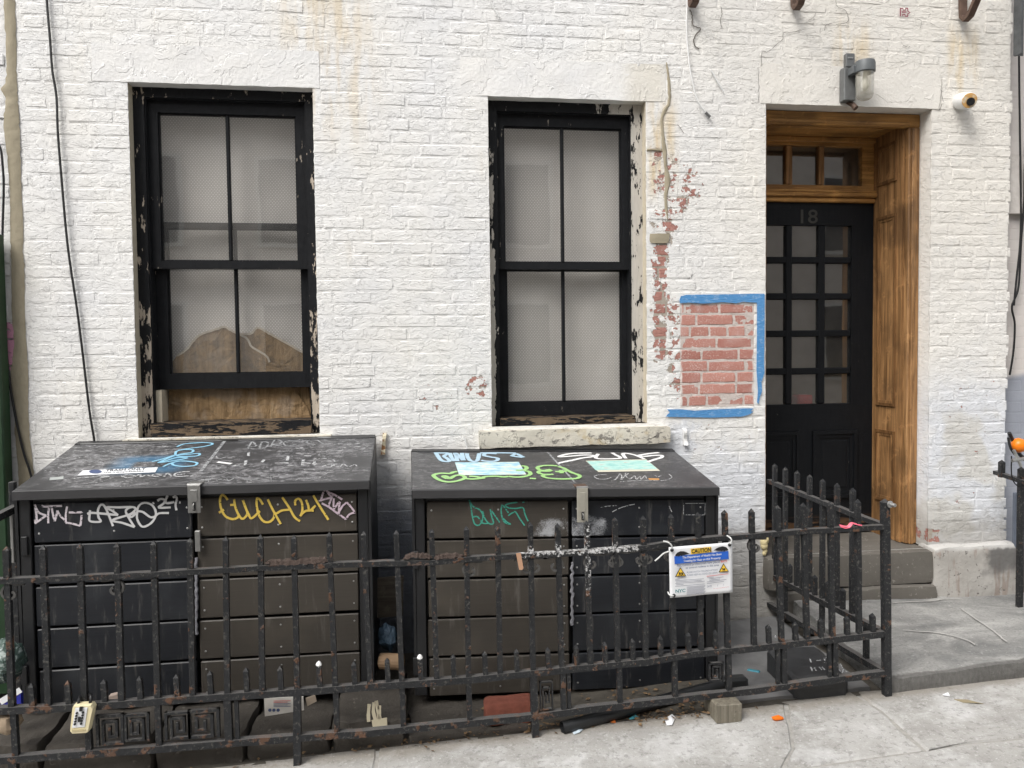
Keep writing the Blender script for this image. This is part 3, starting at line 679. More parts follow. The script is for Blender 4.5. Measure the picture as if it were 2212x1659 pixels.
# shades behind the glass
def shade(x0, x1, z0, z1, y, ph): 
    return MB().grid(lambda u, v: (x0+(x1-x0)*u, y + .012*math.sin(u*9+ph)*(1-v*.5) + .010*nz(u*3+ph, v*4, 1) + .02*max(0, nz(u*5, v*7+ph, 6))*(1-v), z0+(z1-z0)*v), 40, 50)
tag(shade(-1.36, -.50, 1.25, 2.93, .228, 0).build('window_shade', M['shade'], smooth=True), 'pale dotted shade hanging behind the left window, torn cardboard in front of it', 'shade', 'dotted window shades')
tag(shade(.46, 1.28, 1.2, 2.93, .222, 2).build('window_shade', M['shade'], smooth=True), 'pale dotted shade hanging behind the right window, above the stone sill', 'shade', 'dotted window shades')
z4 = zoomer(0, 950, .5877)
def sheet(px, y, name, mt, th=.003, wob=.006):
    p = [atY(a, b, y) for a, b in z4(px)]
    n = len(p); m = MB()
    m.add([(q.x, y+wob*nz(q.x*8, q.z*8, 3), q.z) for q in p]+[(q.x, y+th+wob*nz(q.x*8, q.z*8, 3), q.z) for q in p], [tuple(range(n)), tuple(range(2*n-1, n-1, -1))]+[(k, n+k, n+(k+1) % n, (k+1) % n) for k in range(n)])
    o = m.build(name, mt)
    e = MB(); top_ = [Vector((q.x, y-.002+wob*nz(q.x*8, q.z*8, 3), q.z)) for (a, b), q in zip(px, p) if b < 700 and a > 1110]
    e.ribbon([q + Vector((0, 0, -.004+.004*nz(i*1.7, 2, 2))) for i, q in enumerate(spline(top_, 4))], Vector((0, -1, 0)), .011); e.build('torn_edge', M['torn'], o)
    return o
M['torn'] = plain('torn_paper', (.52, .46, .38), .9, var=.4, scale=40)
tag(sheet([(1062,1068),(1075,960),(1080,720),(1130,650),(1190,610),(1230,560),(1270,520),(1350,490),(1430,465),(1465,482),(1500,500),(1535,515),(1580,545),(1605,590),(1640,612),(1700,650),(1720,690),(1770,705),(1790,740),(1830,790),(1900,900),(1960,980),(1985,1050)], .198, 'cardboard_sheet', M['ply']), 'torn brown cardboard sheet wedged in the left window under the raised sash', 'cardboard', 'cardboard in the left window')
tag(sheet([(1500,1050),(1500,560),(1540,512),(1600,508),(1640,470),(1690,490),(1750,525),(1850,580),(1900,610),(1960,640),(1985,1045)], .207, 'cardboard_sheet', M['ply']), 'second cardboard sheet behind the torn one, jagged top at the right pane', 'cardboard', 'cardboard in the left window')
# ---- door
DY = .43
def dz(y, x=1800): return atY(x, y, DY).z
dx = [(2.17, 2.346), (2.39, 2.566), (2.611, 2.787)]
rows = [(487,555),(569,633),(647,713),(727,794),(808,872)]
zr = [(dz(b), dz(a)) for a, b in rows]
door = MB().ring((2.026, 2.934, .392, 2.487), (dx[0][0], dx[2][1], zr[-1][0], zr[0][1]), DY, DY+.045).build('door', M['door'], house)
for k in range(4):
    a, b = zr[k+1][1], zr[k][0]; MB().box(dx[0][0]+.001, dx[2][1]-.001, DY+.003, DY+.04, a, b, c=.006).build('muntin', M['door'], door)
for k in range(2): MB().box(dx[k][1], dx[k+1][0], DY+.001, DY+.042, zr[-1][0]+.001, zr[0][1]-.001, c=.007).build('muntin', M['door'], door)
for a, b in dx:
    for c, d in zr: MB().grid(lambda u, v: (a-.004+(b-a+.008)*u, DY+.024+.0006*nz(u+a*9, v+c*9, 5), c-.004+(d-c+.008)*v), 4, 4).build('pane', M['door_glass'], door, True)
pz = (dz(1075), dz(930))
for a, b in ((2.15, 2.435), (2.525, 2.825)):
    o = (a, b, pz[0], pz[1]); i1 = (a+.022, b-.022, pz[0]+.022, pz[1]-.022); i2 = (a+.045, b-.045, pz[0]+.045, pz[1]-.045)
    pn = MB().ring(o, i1, DY-.016, DY+.004).build('panel_moulding', M['door'], door); MB().ring(i1, i2, DY-.007, DY+.003).build('panel_moulding', M['door'], door)
    MB().box(i2[0]+.02, i2[1]-.02, DY-.004, DY+.004, i2[2]+.02, i2[3]-.02, c=.003).build('raised_panel', M['door'], door)
def text_mesh(s, mat, name, f, parent=None, bold=0.0):
    """f maps (u, v) in text units (cap height about .7) to world"""
    cu = bpy.data.curves.new('t', 'FONT'); cu.body = s; cu.resolution_u = 3; cu.offset = bold
    ob = bpy.data.objects.new('t', cu); C.objects.link(ob); bpy.context.view_layer.update()
    me = bpy.data.meshes.new_from_object(ob.evaluated_get(bpy.context.evaluated_depsgraph_get())); bpy.data.objects.remove(ob); bpy.data.curves.remove(cu)
    xs_ = [v.co.x for v in me.vertices]; wd = (min(xs_), max(xs_)) if xs_ else (0, 1)
    for v in me.vertices: v.co = f((v.co.x-wd[0])/(wd[1]-wd[0]), v.co.y)
    me.materials.clear(); me.materials.append(mat); me.name = name
    return link(name, me, parent)
numeral = plain('numeral_pewter', (.055, .055, .05), .45, .5)
a, b = atY(1729, 482, DY), atY(1766, 453, DY)
text_mesh('18', numeral, 'house_number', lambda u, v: Vector((a.x+(b.x-a.x)*u, DY-.004, a.z+(b.z-a.z)*v/.7)), door, .01)
# casing and linings
cas = MB().box(2.946, 3.0175, .10, .145, .386, 2.872, c=.006).build('door_casing', M['oak'], house)
MB().box(2.962, 2.990, .088, .101, .386, 2.868, c=.004).build('moulding', M['oak'], cas)
MB().box(2.0045, 2.058, .10, .145, .386, 2.872, c=.006).build('door_casing', M['oak'], house)
hd = MB().box(2.0045, 3.0175, .10, .145, 2.8725, 2.948, c=.006).build('head_casing', M['oak_h'], house)
MB().box(2.06, 2.945, .088, .101, 2.879, 2.898, c=.004).build('moulding', M['oak_h'], hd)
lining = MB().box(2.936, 2.99, .1455, .475, .386, 2.905).build('jamb_panelling', M['oak'], house)
def yz(x, s=1): return lambda m: [(x+v[1]*s, v[0], v[2]) for v in m.v]
def side_ring(o, i, p):
    m = MB().ring(o, i, 0, p); m.v = [(2.936-v[1], v[0], v[2]) for v in m.v]; m.f = [f[::-1] for f in m.f]; return m
def lzp(py, t): return atP(1919, py, Vector((2.936, 0, 0)), Vector((1, 0, 0))).z
for ya, yb in ((311, 396), (465, 877), (930, 1085)):
    z0, z1 = lzp(yb, 0), lzp(ya, 0)
    side_ring((.195, .388, z0, z1), (.212, .371, z0+.018, z1-.018), .010).build('panel_moulding', M['oak_d'], lining)
    side_ring((.212, .371, z0+.018, z1-.018), (.228, .355, z0+.034, z1-.034), .005).build('panel_moulding', M['oak'], lining)
MB().box(1.99, 2.0255, .1455, .475, .386, 2.905).build('jamb_panelling', M['oak'], house)
sof = MB().box(2.026, 2.9355, .1455, .475, 2.893, 2.93).build('soffit', M['oak_h'], house)
MB().box(2.12, 2.85, .20, .37, 2.884, 2.8935, c=.004).build('soffit_panel', M['oak_h'], sof)
MB().box(2.03, 2.934, .405, .43, 2.862, 2.892, c=.004).build('moulding', M['oak_h'], sof)
gx = [(2.11, atY(1698, 360, DY).x), (atY(1712, 360, DY).x, atY(1769, 360, DY).x), (atY(1781, 360, DY).x, 2.856)]
tz0, tz1 = 2.597, 2.842
tr = MB().ring((2.0265, 2.9345, 2.565, 2.889), (gx[0][0], gx[2][1], tz0, tz1), DY, DY+.045).build('transom', M['oak_h'], house)
for k in range(2): MB().box(gx[k][1], gx[k+1][0], DY-.002, DY+.04, tz0+.001, tz1-.001, c=.005).build('muntin', M['oak'], tr)
for a_, b_ in gx: MB().grid(lambda u, v: (a_-.003+(b_-a_+.006)*u, DY+.026, tz0-.003+(tz1-tz0+.006)*v), 2, 2).build('pane', M['door_glass'], tr)
MB().box(2.0265, 2.9345, .405, DY+.04, 2.4885, 2.518, c=.005).build('transom_bar', M['oak_h'], tr)
MB().box(2.0265, 2.9345, .385, DY+.04, 2.5185, 2.545, c=.006).build('transom_bar', M['oak_h'], tr)
MB().box(2.0265, 2.9345, .395, DY+.04, 2.5455, 2.564, c=.004).build('transom_bar', M['oak_h'], tr)
rough_box(1.992, 3.012, -.065, .52, .195, .383, .04, .004, 5, rnd=.006).build('doorstep', M['step'], house, True)
rough_box(2.08, 3.02, -.10, .2, .02, .19, .04, .007, 6, rnd=.01).build('step_footing', M['step'], house, True)
rough_box(3.006, 3.565, -.078, .10, .03, .405, .03, .010, 7, rnd=.014, freq=6).build('plinth', M['plinth'], house, True)
# bulges of foam beside the door
foam = plain('expanding_foam', (.62, .53, .30), .8, var=.2, scale=30, bump=.6)
m = MB()
for k in range(7):
    cx_, cz_, rr = 1.996+.022*nz(k*1.3, 2, 2), .40+.016*k+.01*nz(k*3.1, 4, 4), .012+.018*abs(nz(k*2.1, 7, 1)); N1, N2 = 9, 6; o_ = len(m.v)
    m.v += [(cx_+rr*math.sin(math.pi*i/N2)*math.cos(2*math.pi*j/N1)*(1+.3*nz(i, j, k)), -.006+rr*math.sin(math.pi*i/N2)*math.sin(2*math.pi*j/N1)*(1+.3*nz(i+4, j, k)), cz_+1.3*rr*math.cos(math.pi*i/N2)) for i in range(N2+1) for j in range(N1)]
    m.f += [(o_+i*N1+j, o_+(i+1)*N1+j, o_+(i+1)*N1+(j+1) % N1, o_+i*N1+(j+1) % N1) for i in range(N2) for j in range(N1)]
tag(m.build('expanding_foam', foam, house, True))
# cement repairs on the wall
def strip(L, R, name, mt, y=-.006, parent=None, rag=.004):
    L = spline([atY(*q) for q in L], 8); R = spline([atY(*q) for q in R], 8); P = []
    for a_, b_ in zip(L, R):
        for k in range(5):
            q = a_.lerp(b_, k/4); e = .005 if k in (0, 4) else 0
            P.append((q.x + (rag*nz(q.z*45, k*7, 1) if k in (0, 4) else 0), y+e+.003*nz(q.x*40, q.z*25, 4), q.z))
    m = MB(); m.add(P, [(5*j+k, 5*j+k+1, 5*j+k+6, 5*j+k+5) for j in range(len(L)-1) for k in range(4)])
    m.f = [f[::-1] for f in m.f]
    return m.build(name, mt, parent, True)
cr = zoomer(0, 0, .5877)
def col_(ys, l, oy=0): return [(x*.33852, oy+y*.33852) for y, x in zip(ys, l)]
ys1 = [0,250,500,570,640,800,1000,1200,1450,1620]; 
Ls = col_(ys1, [22,36,40,8,36,24,46,62,66,70]) + col_([0,300,500,700,900,1100,1300,1440], [74,76,86,70,90,98,116,122], 547.2+25)
Rs = col_(ys1, [98,106,108,112,116,126,132,138,150,148]) + col_([0,300,500,700,900,1100,1300,1440], [156,160,170,182,182,192,214,218], 547.2+25)
strip(Ls, Rs, 'cement_strip', M['cement'], -.007, house, .006)
c2 = lambda pts: [(731.5+x*.33852, y*.33852) for x, y in pts]
strip(c2([(2088,400),(2094,480),(2098,560),(2100,650),(2070,700),(2052,760),(2058,850),(2062,950),(2075,1050),(2080,1150),(2076,1250),(2082,1340),(2096,1400)]), c2([(2094,400),(2112,480),(2120,560),(2118,650),(2098,700),(2072,760),(2076,850),(2092,950),(2096,1050),(2116,1150),(2098,1250),(2100,1340),(2100,1400)]), 'cement_strip', M['cement'], -.0055, house, .004)
strip(c2([(1965,950),(2000,948),(2060,952)]), c2([(1965,966),(2000,962),(2060,968)]), 'cement_strip', M['cement'], -.0075, house, .001)
strip(c2([(1985,1492),(1983,1530),(1990,1552)]), c2([(2112,1490),(2108,1525),(2100,1552)]), 'cement_strip', M['cement'], -.0085, house, .002)
# ================================================================ neighbours
nl = thing('neighbour_house', 'neighbouring white painted brick wall past the cement strip, at the left edge', 'house', (-3, .1, 0))
MB().grid(lambda u, v: (-4.5+2.58*u, .010+.004*nz(u*26, v*70, 2)+.003*nz(u*60, v*160, 5), -.2+7.4*v), 90, 260).build('wall', M['wall'], nl, True)
rb2 = random.Random(9); ml = MB()
for k in range(-30, 28):
    zc = ZT-PITCH*k-.02; x = -1.96-rb2.random()*.1
    while x > -2.7:
        L = rb2.choice((.2, .2, .2, .098)); q = STR[rb2.randrange(18)]
        if x > -2.35: o = link('brick', SM[rb2.randrange(18)], nl, (x-L/2, .006+rb2.uniform(-.002,.002), zc)); o.scale = (L/.2, 1, 1)
        x -= L+.011
green = plain('green_paint', (.018, .045, .020), .45, var=.4, scale=10)
g = MB(); p0 = atY(-7, 700, -.12)
g.box(p0.x-.25, p0.x+.0, -.10, -.02, -.1, atY(10, 505, -.06).z, c=.006)
tag(g.build('green_post', green), 'dark green painted post at the extreme left edge beside the wall', 'post')
n_ = NT('right_wall_paint'); X_, Y_, Z_ = n_.xyz()
cc = n_.mix(n_.noise(5, 4), (.60, .56, .53), (.68, .64, .61)); cc = n_.mix(n_.step(n_.math('ADD', Z_, n_.math('MULTIPLY', n_.noise(7, 2), .05)), 1.44, 1.40), cc, n_.mix(n_.noise(6, 4), (.27, .29, .34), (.36, .38, .43)))
cc = n_.mix(n_.box(3, 9, 2.35, 2.72, .01, .01), cc, n_.mix(n_.noise(20, 4), (.42, .39, .36), (.60, .57, .54)))
brk = n_.n('ShaderNodeTexBrick'); n_.put(brk.inputs['Vector'], n_.n('ShaderNodeCombineXYZ').outputs[0]); cmb = brk.inputs['Vector'].links[0].from_node; n_.put(cmb.inputs[0], X_); n_.put(cmb.inputs[1], Z_)
brk.inputs['Scale'].default_value = 1; brk.inputs['Brick Width'].default_value = .21; brk.inputs['Row Height'].default_value = .065; brk.inputs['Mortar Size'].default_value = .005
n_.bump(n_.math('SUBTRACT', n_.math('MULTIPLY', n_.noise(40, 4), .5), n_.math('MULTIPLY', brk.outputs['Fac'], .7)), .7, .004); n_.out(cc, .7)
nr = thing('neighbour_house', 'neighbouring pinkish wall with grey painted base, at the right edge', 'house', (4.5, .2, 0))
MB().box(3.40, 7, .07, .6, -.2, 7.2).build('wall', n_.m, nr)
m = rough_box(3.53, 6.5, .035, .11, 2.36, 2.70, .04, .008, 31); m.build('stone_band', plain('rough_stone', (.52, .49, .46), .9, var=.25, scale=16, bump=1.0), nr, True)
rough_box(3.60, 6.5, -.06, .12, -.1, .33, .04, .010, 33, rnd=.01).build('plinth', M['step'], nr, True)
# building across the alley, mirrored in the panes
op = thing('opposite_house', 'brick house across the alley, seen only as a reflection in the panes', 'house', (0, -10.5, -.2))
ob_m = plain('opposite_brick', (.62, .57, .52), .9, var=.25, scale=4)
MB().box(-14, 14, -11.2, -10.5, -.6, 8.2).build('wall', ob_m, op)
dk = plain('opposite_glass', (.03, .03, .035), .2, var=.2); wt = plain('opposite_trim', (.62, .61, .58), .7)
for k in range(-5, 6):
    for z in (.9, 3.6, 6.1):
        f = MB().box(k*2.3-.5, k*2.3+.5, -10.51, -10.44, z, z+1.7).build('window', wt, op); MB().box(k*2.3-.42, k*2.3+.42, -10.45, -10.425, z+.08, z+1.62).build('pane', dk, f)
# ================================================================ refuse enclosures
Z1 = zoomer(0, 1600, 760/2212); Z2 = zoomer(720, 1600, 760/2212); Z3 = zoomer(1440, 1600, 760/2212); Z4 = zoomer(2160, 1600, 760/2212)
INK = dict(chalk=ink('chalk_white', (.66, .60, .64), .40), white=ink('marker_white', (.62, .62, .62)), spray=ink('spray_white', (.82, .82, .82)), yellow=ink('paint_stick_yellow', (.72, .52, .10), .36),
           pink=ink('chalk_pink', (.62, .50, .57), .40), teal=ink('marker_teal', (.06, .36, .27), .40), sky=ink('marker_sky_blue', (.28, .55, .72)), blue=ink('marker_light_blue', (.40, .56, .68)), green=ink('marker_green', (.33, .58, .22)), faint=ink('scratch_grey', (.36, .37, .38), .44), faint2=ink('scratch_pale', (.55, .56, .57), .46))
def strokes(lst, p0, n, width, mat, parent, name='graffiti_tag', lift=.0016, k=6, straight=False):
    m = MB()
    for i, px in enumerate(lst):
        P = [atP(x, y, p0, n) + n*(lift+.00012*i) for x, y in px]
        P = P if straight else spline(P, k)
        m.ribbon(P, n, width)
    return m.build(name, mat, parent)
screw_me = MB().lathe([(0, .0045), (.0015, .0045), (.0026, .0028)], (0, 0, 0), (0, -1, 0), 8).mesh('screw', M['steel'], True)
def bin_(root_label, x0, x1, zb, tilt, lidm, left_mat, right_mat, div, grp, HB=1.085):
    """steel framed enclosure; x0..x1 outer width, zb base height, tilt drop to the right over the width"""
    W = x1-x0; r = thing('refuse_enclosure', root_label, 'bin', ((x0+x1)/2, -.37, zb), grp)
    def T(p): return Vector((p[0], p[1], p[2] + zb - tilt*(p[0]-x0)))
    YF, YB = -.665, -.04; HF = .952
    def bx(a, b, c, d, e, f, name, mt, par=None, ch=.003):
        return MB().box(a, b, c, d, e, f, M=T, c=ch).build(name, mt, par or r)
    for a in (x0+.012, x1-.057): bx(a, a+.045, YF-.004, YF+.04, 0, HF-.045, 'corner_post', M['bin_frame'])
    for a, s in ((x0, 1), (x1-.012, 1)):
        m = MB(); m.prism([(0, 0), (0, 0)], 0, 0) if False else None
        m = MB(); P = [(YF+.0, .0), (YB, .0), (YB, HB-.006), (YF-.012, HF-.008), (YF-.012, HF-.06)]; n = len(P)
        m.add([T((a+dx_, y, z)) for dx_ in (0, .0115) for y, z in P], [tuple(range(n))[::-1], tuple(range(n, 2*n))]+[(k, (k+1) % n, n+(k+1) % n, n+k) for k in range(n)])
        m.build('side_panel', M['bin_frame'], r)
    bx(x0+.013, x1-.013, YB-.02, YB, 0, HB-.03, 'back_panel', M['bin_frame'])
    bx(x0+.06, x1-.06, YF+.045, YB-.03, .01, .03, 'base_plate', M['bin_frame'])
    bx(x0+.06, x1-.06, YF+.015, YF+.03, HF-.07, HF-.045, 'header_bar', M['bin_frame'])
    bx(x0+.06, x1-.06, YF+.06, YF+.08, .02, HF-.06, 'inner_sheet', M['bin_frame'])
    # planks
    L0, L1, R0, R1 = x0+.066, div-.008, div+.010, x1-.062
    zt, pit = HF-.062, .1815
    for (a, b, mt) in ((L0, L1, left_mat), (R0, R1, right_mat)):
        for k in range(5):
            z1 = zt-pit*k; z0 = z1-pit+.011
            if k == 4: z0 = max(z0-.008, -.01)
            w0, w1 = random.uniform(-.003, .003), random.uniform(-.003, .003); p = MB().box(a+random.uniform(-.003, .003), b+random.uniform(-.003, .003), YF+.004+(.0 if k else -.002), YF+.022, z0, z1, M=lambda q, w0=w0, w1=w1, a=a, b=b: T((q[0], q[1]+w0*abs(q[0]-a), q[2]+w1*(q[0]-a)/(b-a))), c=.004).build('plank', mt, r)
            for sx in (a+.022, (a+b)/2, b-.022):
                for sz in ((z0+.035, z1-.035) if k else (z0+.04, z1-.04)): link('screw', screw_me, p, T((sx, YF+.0045+(.0 if k else -.002), sz)))
    # lid: sloping plate with folded front lip, fixed hinge strip at the back
    sl_ = (HB-HF)/(YB-YF+.035)
    def lidz(y): return HF + (y-(YF-.035))*sl_
    ya, yb = YF-.035, YB-.05
    m = MB(); xa, xb = x0+.004, x1-.004
    prof = [(ya, HF-.040), (ya-.001, HF-.004), (ya+.004, HF), (yb, lidz(yb)), (yb, lidz(yb)-.012), (ya+.012, HF-.014), (ya+.012, HF-.040)]
    n = len(prof); c = .004
    P = [T((x, y, z)) for x in (xa, xa+c, xb-c, xb) for y, z in prof]
    P = [q if 0 < i//n < 3 else q+Vector((0, 0, -.002)) for i, q in enumerate(P)]
    F = [(s*n+k, (s+1)*n+k, (s+1)*n+(k+1) % n, s*n+(k+1) % n) for s in range(3) for k in range(n)]+[tuple(range(n))[::-1][::-1], tuple(range(3*n, 4*n))[::-1]]
    m.add(P, F); ld = m.build('lid', lidm, r)
    st = MB(); st.add([T((x, y, z)) for x in (xa, xb) for y, z in ((yb+.006, lidz(yb+.006)+.002), (YB+.005, lidz(YB)+.002), (YB+.005, lidz(YB)-.03), (yb+.006, lidz(yb)-.02))], [(0,4,5,1),(1,5,6,2),(2,6,7,3),(3,7,4,0),(0,1,2,3),(7,6,5,4)]); st.build('hinge_strip', M['bin_frame'], r)
    for a, b in ((xa+.03, (xa+xb)/2-.03), ((xa+xb)/2+.05, xb-.03)):
        hm = MB(); p, q = T((a, yb+.003, lidz(yb)+.002)), T((b, yb+.003, lidz(yb)+.002)); hm.tube([p, q], .0055, 6); hm.build('hinge', M['bin_frame'], r)
    n3 = Vector((tilt, -sl_, 1)).normalized(); lp = T((xa, (ya+yb)/2, lidz((ya+yb)/2)))
    # seam across the lid
    return r, ld, Vector((0, YF+.002, 0)), lp, n3, T, HF, YF
FN = Vector((0, -1, 0))
LB = bin_('long black refuse enclosure with chalk and yellow graffiti under the left window', -1.668, -.185, .058, .002, M['lid_scuffed'], M['plank_black'], M['plank_brown'], atY(424, 1250, -.66).x, 'refuse enclosures behind the railing')
RB = bin_('refuse enclosure with green bubble graffiti and two stickers on its lid, under the right window', -.004, 1.442, .006, .026, M['lid_worn'], M['plank_brown'], M['plank_black'], atY(1232, 1250, -.66).x, 'refuse enclosures behind the railing', 1.052)
# --- marks on the first enclosure
r, ld, fp, lp, ln, T, HF, YF = LB
strokes([Z1(q) for q in ([(380,850),(395,930),(403,1005),(400,1025)], [(380,850),(425,935),(505,968)], [(508,968),(450,1010),(383,1056)], [(384,1015),(392,1058)], [(455,860),(490,872),(560,868),(680,864)], [(540,870),(528,960),(530,1054)], [(568,890),(582,960),(600,1030)], [(600,1030),(618,970),(628,915)], [(628,915),(660,970),(706,1015)], [(735,870),(722,950),(722,1045)], [(720,1048),(780,1055),(880,1080)], [(880,1080),(890,1010),(895,932)], [(895,932),(830,935),(755,935)])], fp, FN, .0085, INK['chalk'], r)
strokes([Z1(q) for q in ([(955,955),(1010,940),(1290,965)], [(985,912),(980,960),(985,1030),(1100,1035),(1078,990),(1070,920),(1090,865),(1120,850),(1150,880),(1190,970),(1235,1085)], [(1290,965),(1230,920),(1165,880),(1300,880),(1440,876),(1480,900),(1420,955),(1230,1020),(1340,1050),(1470,1095)], [(1470,1095),(1410,1000),(1375,925),(1400,890),(1440,878)], [(1480,930),(1420,965),(1440,985),(1500,930)], [(1500,930),(1500,1010),(1555,1090),(1640,1060),(1695,990),(1700,920),(1660,855),(1590,830),(1530,850),(1495,910)], [(1490,920),(1560,930),(1640,985),(1690,980),(1740,945),(1845,942)], [(1670,840),(1682,828)], [(1720,810),(1755,788),(1800,800),(1785,840),(1735,882),(1865,880)], [(1830,750),(1812,830),(1905,822)], [(1890,775),(1915,758),(1932,790),(1918,850),(1928,912)], [(1958,825),(1974,828)])], fp, FN, .0092, INK['white'], r)
strokes([Z2(q) for q in ([(390,800),(360,760),(330,745),(308,790),(315,880),(360,970),(440,1008),(500,990),(510,950)], [(295,938),(350,905)], [(418,855),(465,850)], [(460,790),(475,880),(515,970),(555,1005),(600,965),(605,930)], [(556,800),(585,880),(620,960),(655,998),(742,920)], [(775,850),(745,800),(712,782),(708,860),(730,960),(780,1030),(840,1040),(890,1000),(905,930)], [(828,792),(880,900),(970,1062)], [(920,950),(980,915),(1060,905)], [(985,770),(1060,880),(1120,985),(1180,1030)], [(1130,858),(1128,810),(1165,785),(1200,830),(1205,920),(1182,975)], [(1182,975),(1240,920),(1330,915)], [(1245,798),(1270,860),(1285,915),(1350,860)], [(1325,750),(1390,860),(1490,1015)])], fp, FN, .0098, INK['yellow'], r)
strokes([Z2(q) for q in ([(1410,800),(1430,730),(1462,670)], [(1462,670),(1490,730),(1530,775)], [(1385,815),(1450,790),(1530,775)], [(1478,710),(1560,745),(1640,795)], [(1415,835),(1500,880),(1600,955)], [(1540,740),(1515,800),(1490,865)], [(1550,780),(1545,840),(1550,900)], [(1550,900),(1590,840),(1615,820)], [(1615,820),(1605,880),(1600,945)], [(1600,945),(1640,870),(1690,825)], [(1690,825),(1740,880),(1780,935)], [(1780,935),(1720,955),(1680,1010)], [(1680,1010),(1640,980),(1600,950)])], fp, FN, .0085, INK['pink'], r)
strokes([Z1(q) for q in ([(1930,222),(2000,195),(2100,182),(2210,176)], [(1660,385),(1780,355),(1900,318),(2060,305),(2170,296),(2165,318),(2060,330),(1930,320),(1925,275),(2000,256),(2100,256),(2090,285),(1960,305),(1840,345),(1730,398),(1820,372),(1930,342),(2040,345),(1960,365),(1830,385),(1740,398)], [(1780,440),(1860,405),(1960,380),(2080,385),(2150,400),(2120,428),(2000,438),(1900,425),(1880,405)])]+[Z2([(-20,186),(120,178),(212,184),(215,200),(120,222),(-60,246),(-150,262)])], lp, ln, .0120, INK['sky'], ld)
strokes([Z1(q) for q in ([(1480,540),(1400,528),(1332,540),(1380,560),(1470,548),(1530,522),(1540,552),(1600,530),(1640,545)], [(1650,535),(1700,520),(1760,530),(1710,548),(1655,538)], [(1790,548),(1830,512),(1875,545)], [(2070,495),(1990,498),(1915,515),(1920,545),(2060,543)], [(1930,527),(2020,522)], [(805,570),(1000,555),(1180,548)], [(1060,540),(1190,548),(1090,565)])], lp, ln, .0085, INK['faint2'], ld)
strokes([Z2(q) for q in ([(610,238),(640,190),(660,168),(700,212),(630,222)], [(740,235),(765,172),(830,178),(810,225),(720,245),(610,244)], [(860,222),(905,150),(975,160),(960,190),(880,200),(985,215)], [(1110,160),(1030,162),(1000,190),(1040,213),(1140,195)], [(1570,135),(1480,122),(1300,130),(1120,155)], [(1290,150),(1250,175),(1340,205)], [(1370,150),(1420,185),(1470,190)])], lp, ln, .009, INK['faint'], ld)
strokes([Z2(q) for q in ([(1430,442),(1480,415),(1530,420),(1510,442),(1430,442)], [(1560,440),(1550,415),(1620,412)], [(1620,440),(1650,412),(1700,440)], [(1720,440),(1780,418),(1800,440)], [(265,325),(290,350),(400,335)], [(1360,365),(1410,350),(1470,352)], [(1540,360),(1560,385)])], lp, ln, .006, INK['faint2'], ld)
strokes([Z2(q) for q in ([(278,388),(430,408)],)], lp, ln, .020, INK['spray'], ld, straight=True)
strokes([Z2(q) for q in ([(1215,365),(1205,430)], [(1050,325),(1040,378)], [(1210,395),(1345,412)], [(1335,378),(1345,430)], [(1140,240),(1220,236)], [(620,285),(615,325)], [(590,375),(580,430)], [(955,402),(1060,402)], [(760,395),(790,365)], [(1225,322),(1300,326)], [(440,440),(520,420)])], lp, ln, .013, INK['faint2'], ld, straight=True)
strokes([Z2(q) for q in ([(150,570),(230,560)], [(190,550),(180,600)], [(290,575),(330,570)], [(380,565),(400,590),(460,560)], [(580,560),(620,600),(600,560)], [(680,565),(740,560)], [(860,540),(870,600)])], Vector((0, YF-.037, 0)), FN, .004, INK['faint'], ld)
# sticker TRASH ONLY
def sticker(px, name, mt, par, p0, n, lift=.0012):
    P = [atP(x, y, p0, n)+n*lift for x, y in px]; m = MB(); m.add(P, [tuple(range(len(P)))]); return m.build(name, mt, par), P
strokes([Z2([(355,160),(240,310),(95,490)])], lp, ln, .016, INK['faint'], ld, 'tape_seam', straight=True)
stk, P = sticker(Z1([(905,480),(1725,446),(1695,500),(845,536)]), 'sticker', M['paper'], ld, lp, ln)
inkd = ink('print_charcoal', (.06, .06, .07)); inkn = ink('print_navy', (.06, .09, .20)); inkb = ink('print_blue', (.02, .12, .55)); inkr = ink('print_red', (.60, .05, .06)); inky = ink('print_yellow', (.85, .55, .05)); inkk = ink('print_black', (.012, .012, .014)); inkw = ink('print_white', (.78, .78, .78)); inkt = ink('print_teal', (.06, .22, .24))
def on_px(zf, a, b, c, p0, n, lift):
    """text box: a = lower left, b = lower right, c = upper left, in zoom pixels"""
    A, B, Cc = [atP(*zf([q])[0], p0, n)+n*lift for q in (a, b, c)]
    return lambda u, v: A + (B-A)*u + (Cc-A)*(v/.7)
text_mesh('TRASH ONLY', inkd, 'lettering', on_px(Z1, (1150,494), (1590,474), (1160,472), lp, ln, .0022), stk, .02)
text_mesh('no recyclables', inkd, 'lettering', on_px(Z1, (1135,512), (1570,494), (1142,500), lp, ln, .0022), stk, .02)
m = MB(); cc_ = [atP(*Z1([(1042+70*math.cos(t*math.pi/12), 495+22*math.sin(t*math.pi/12))])[0], lp, ln)+ln*.0022 for t in range(24)]; m.add(cc_, [tuple(range(24))]); m.build('printed_mark', inkn, stk)
sticker(Z1([(545,558),(695,545),(690,575),(540,588)]), 'sticker', plain('faded_sticker', (.36, .38, .37), .6), ld, lp, ln)
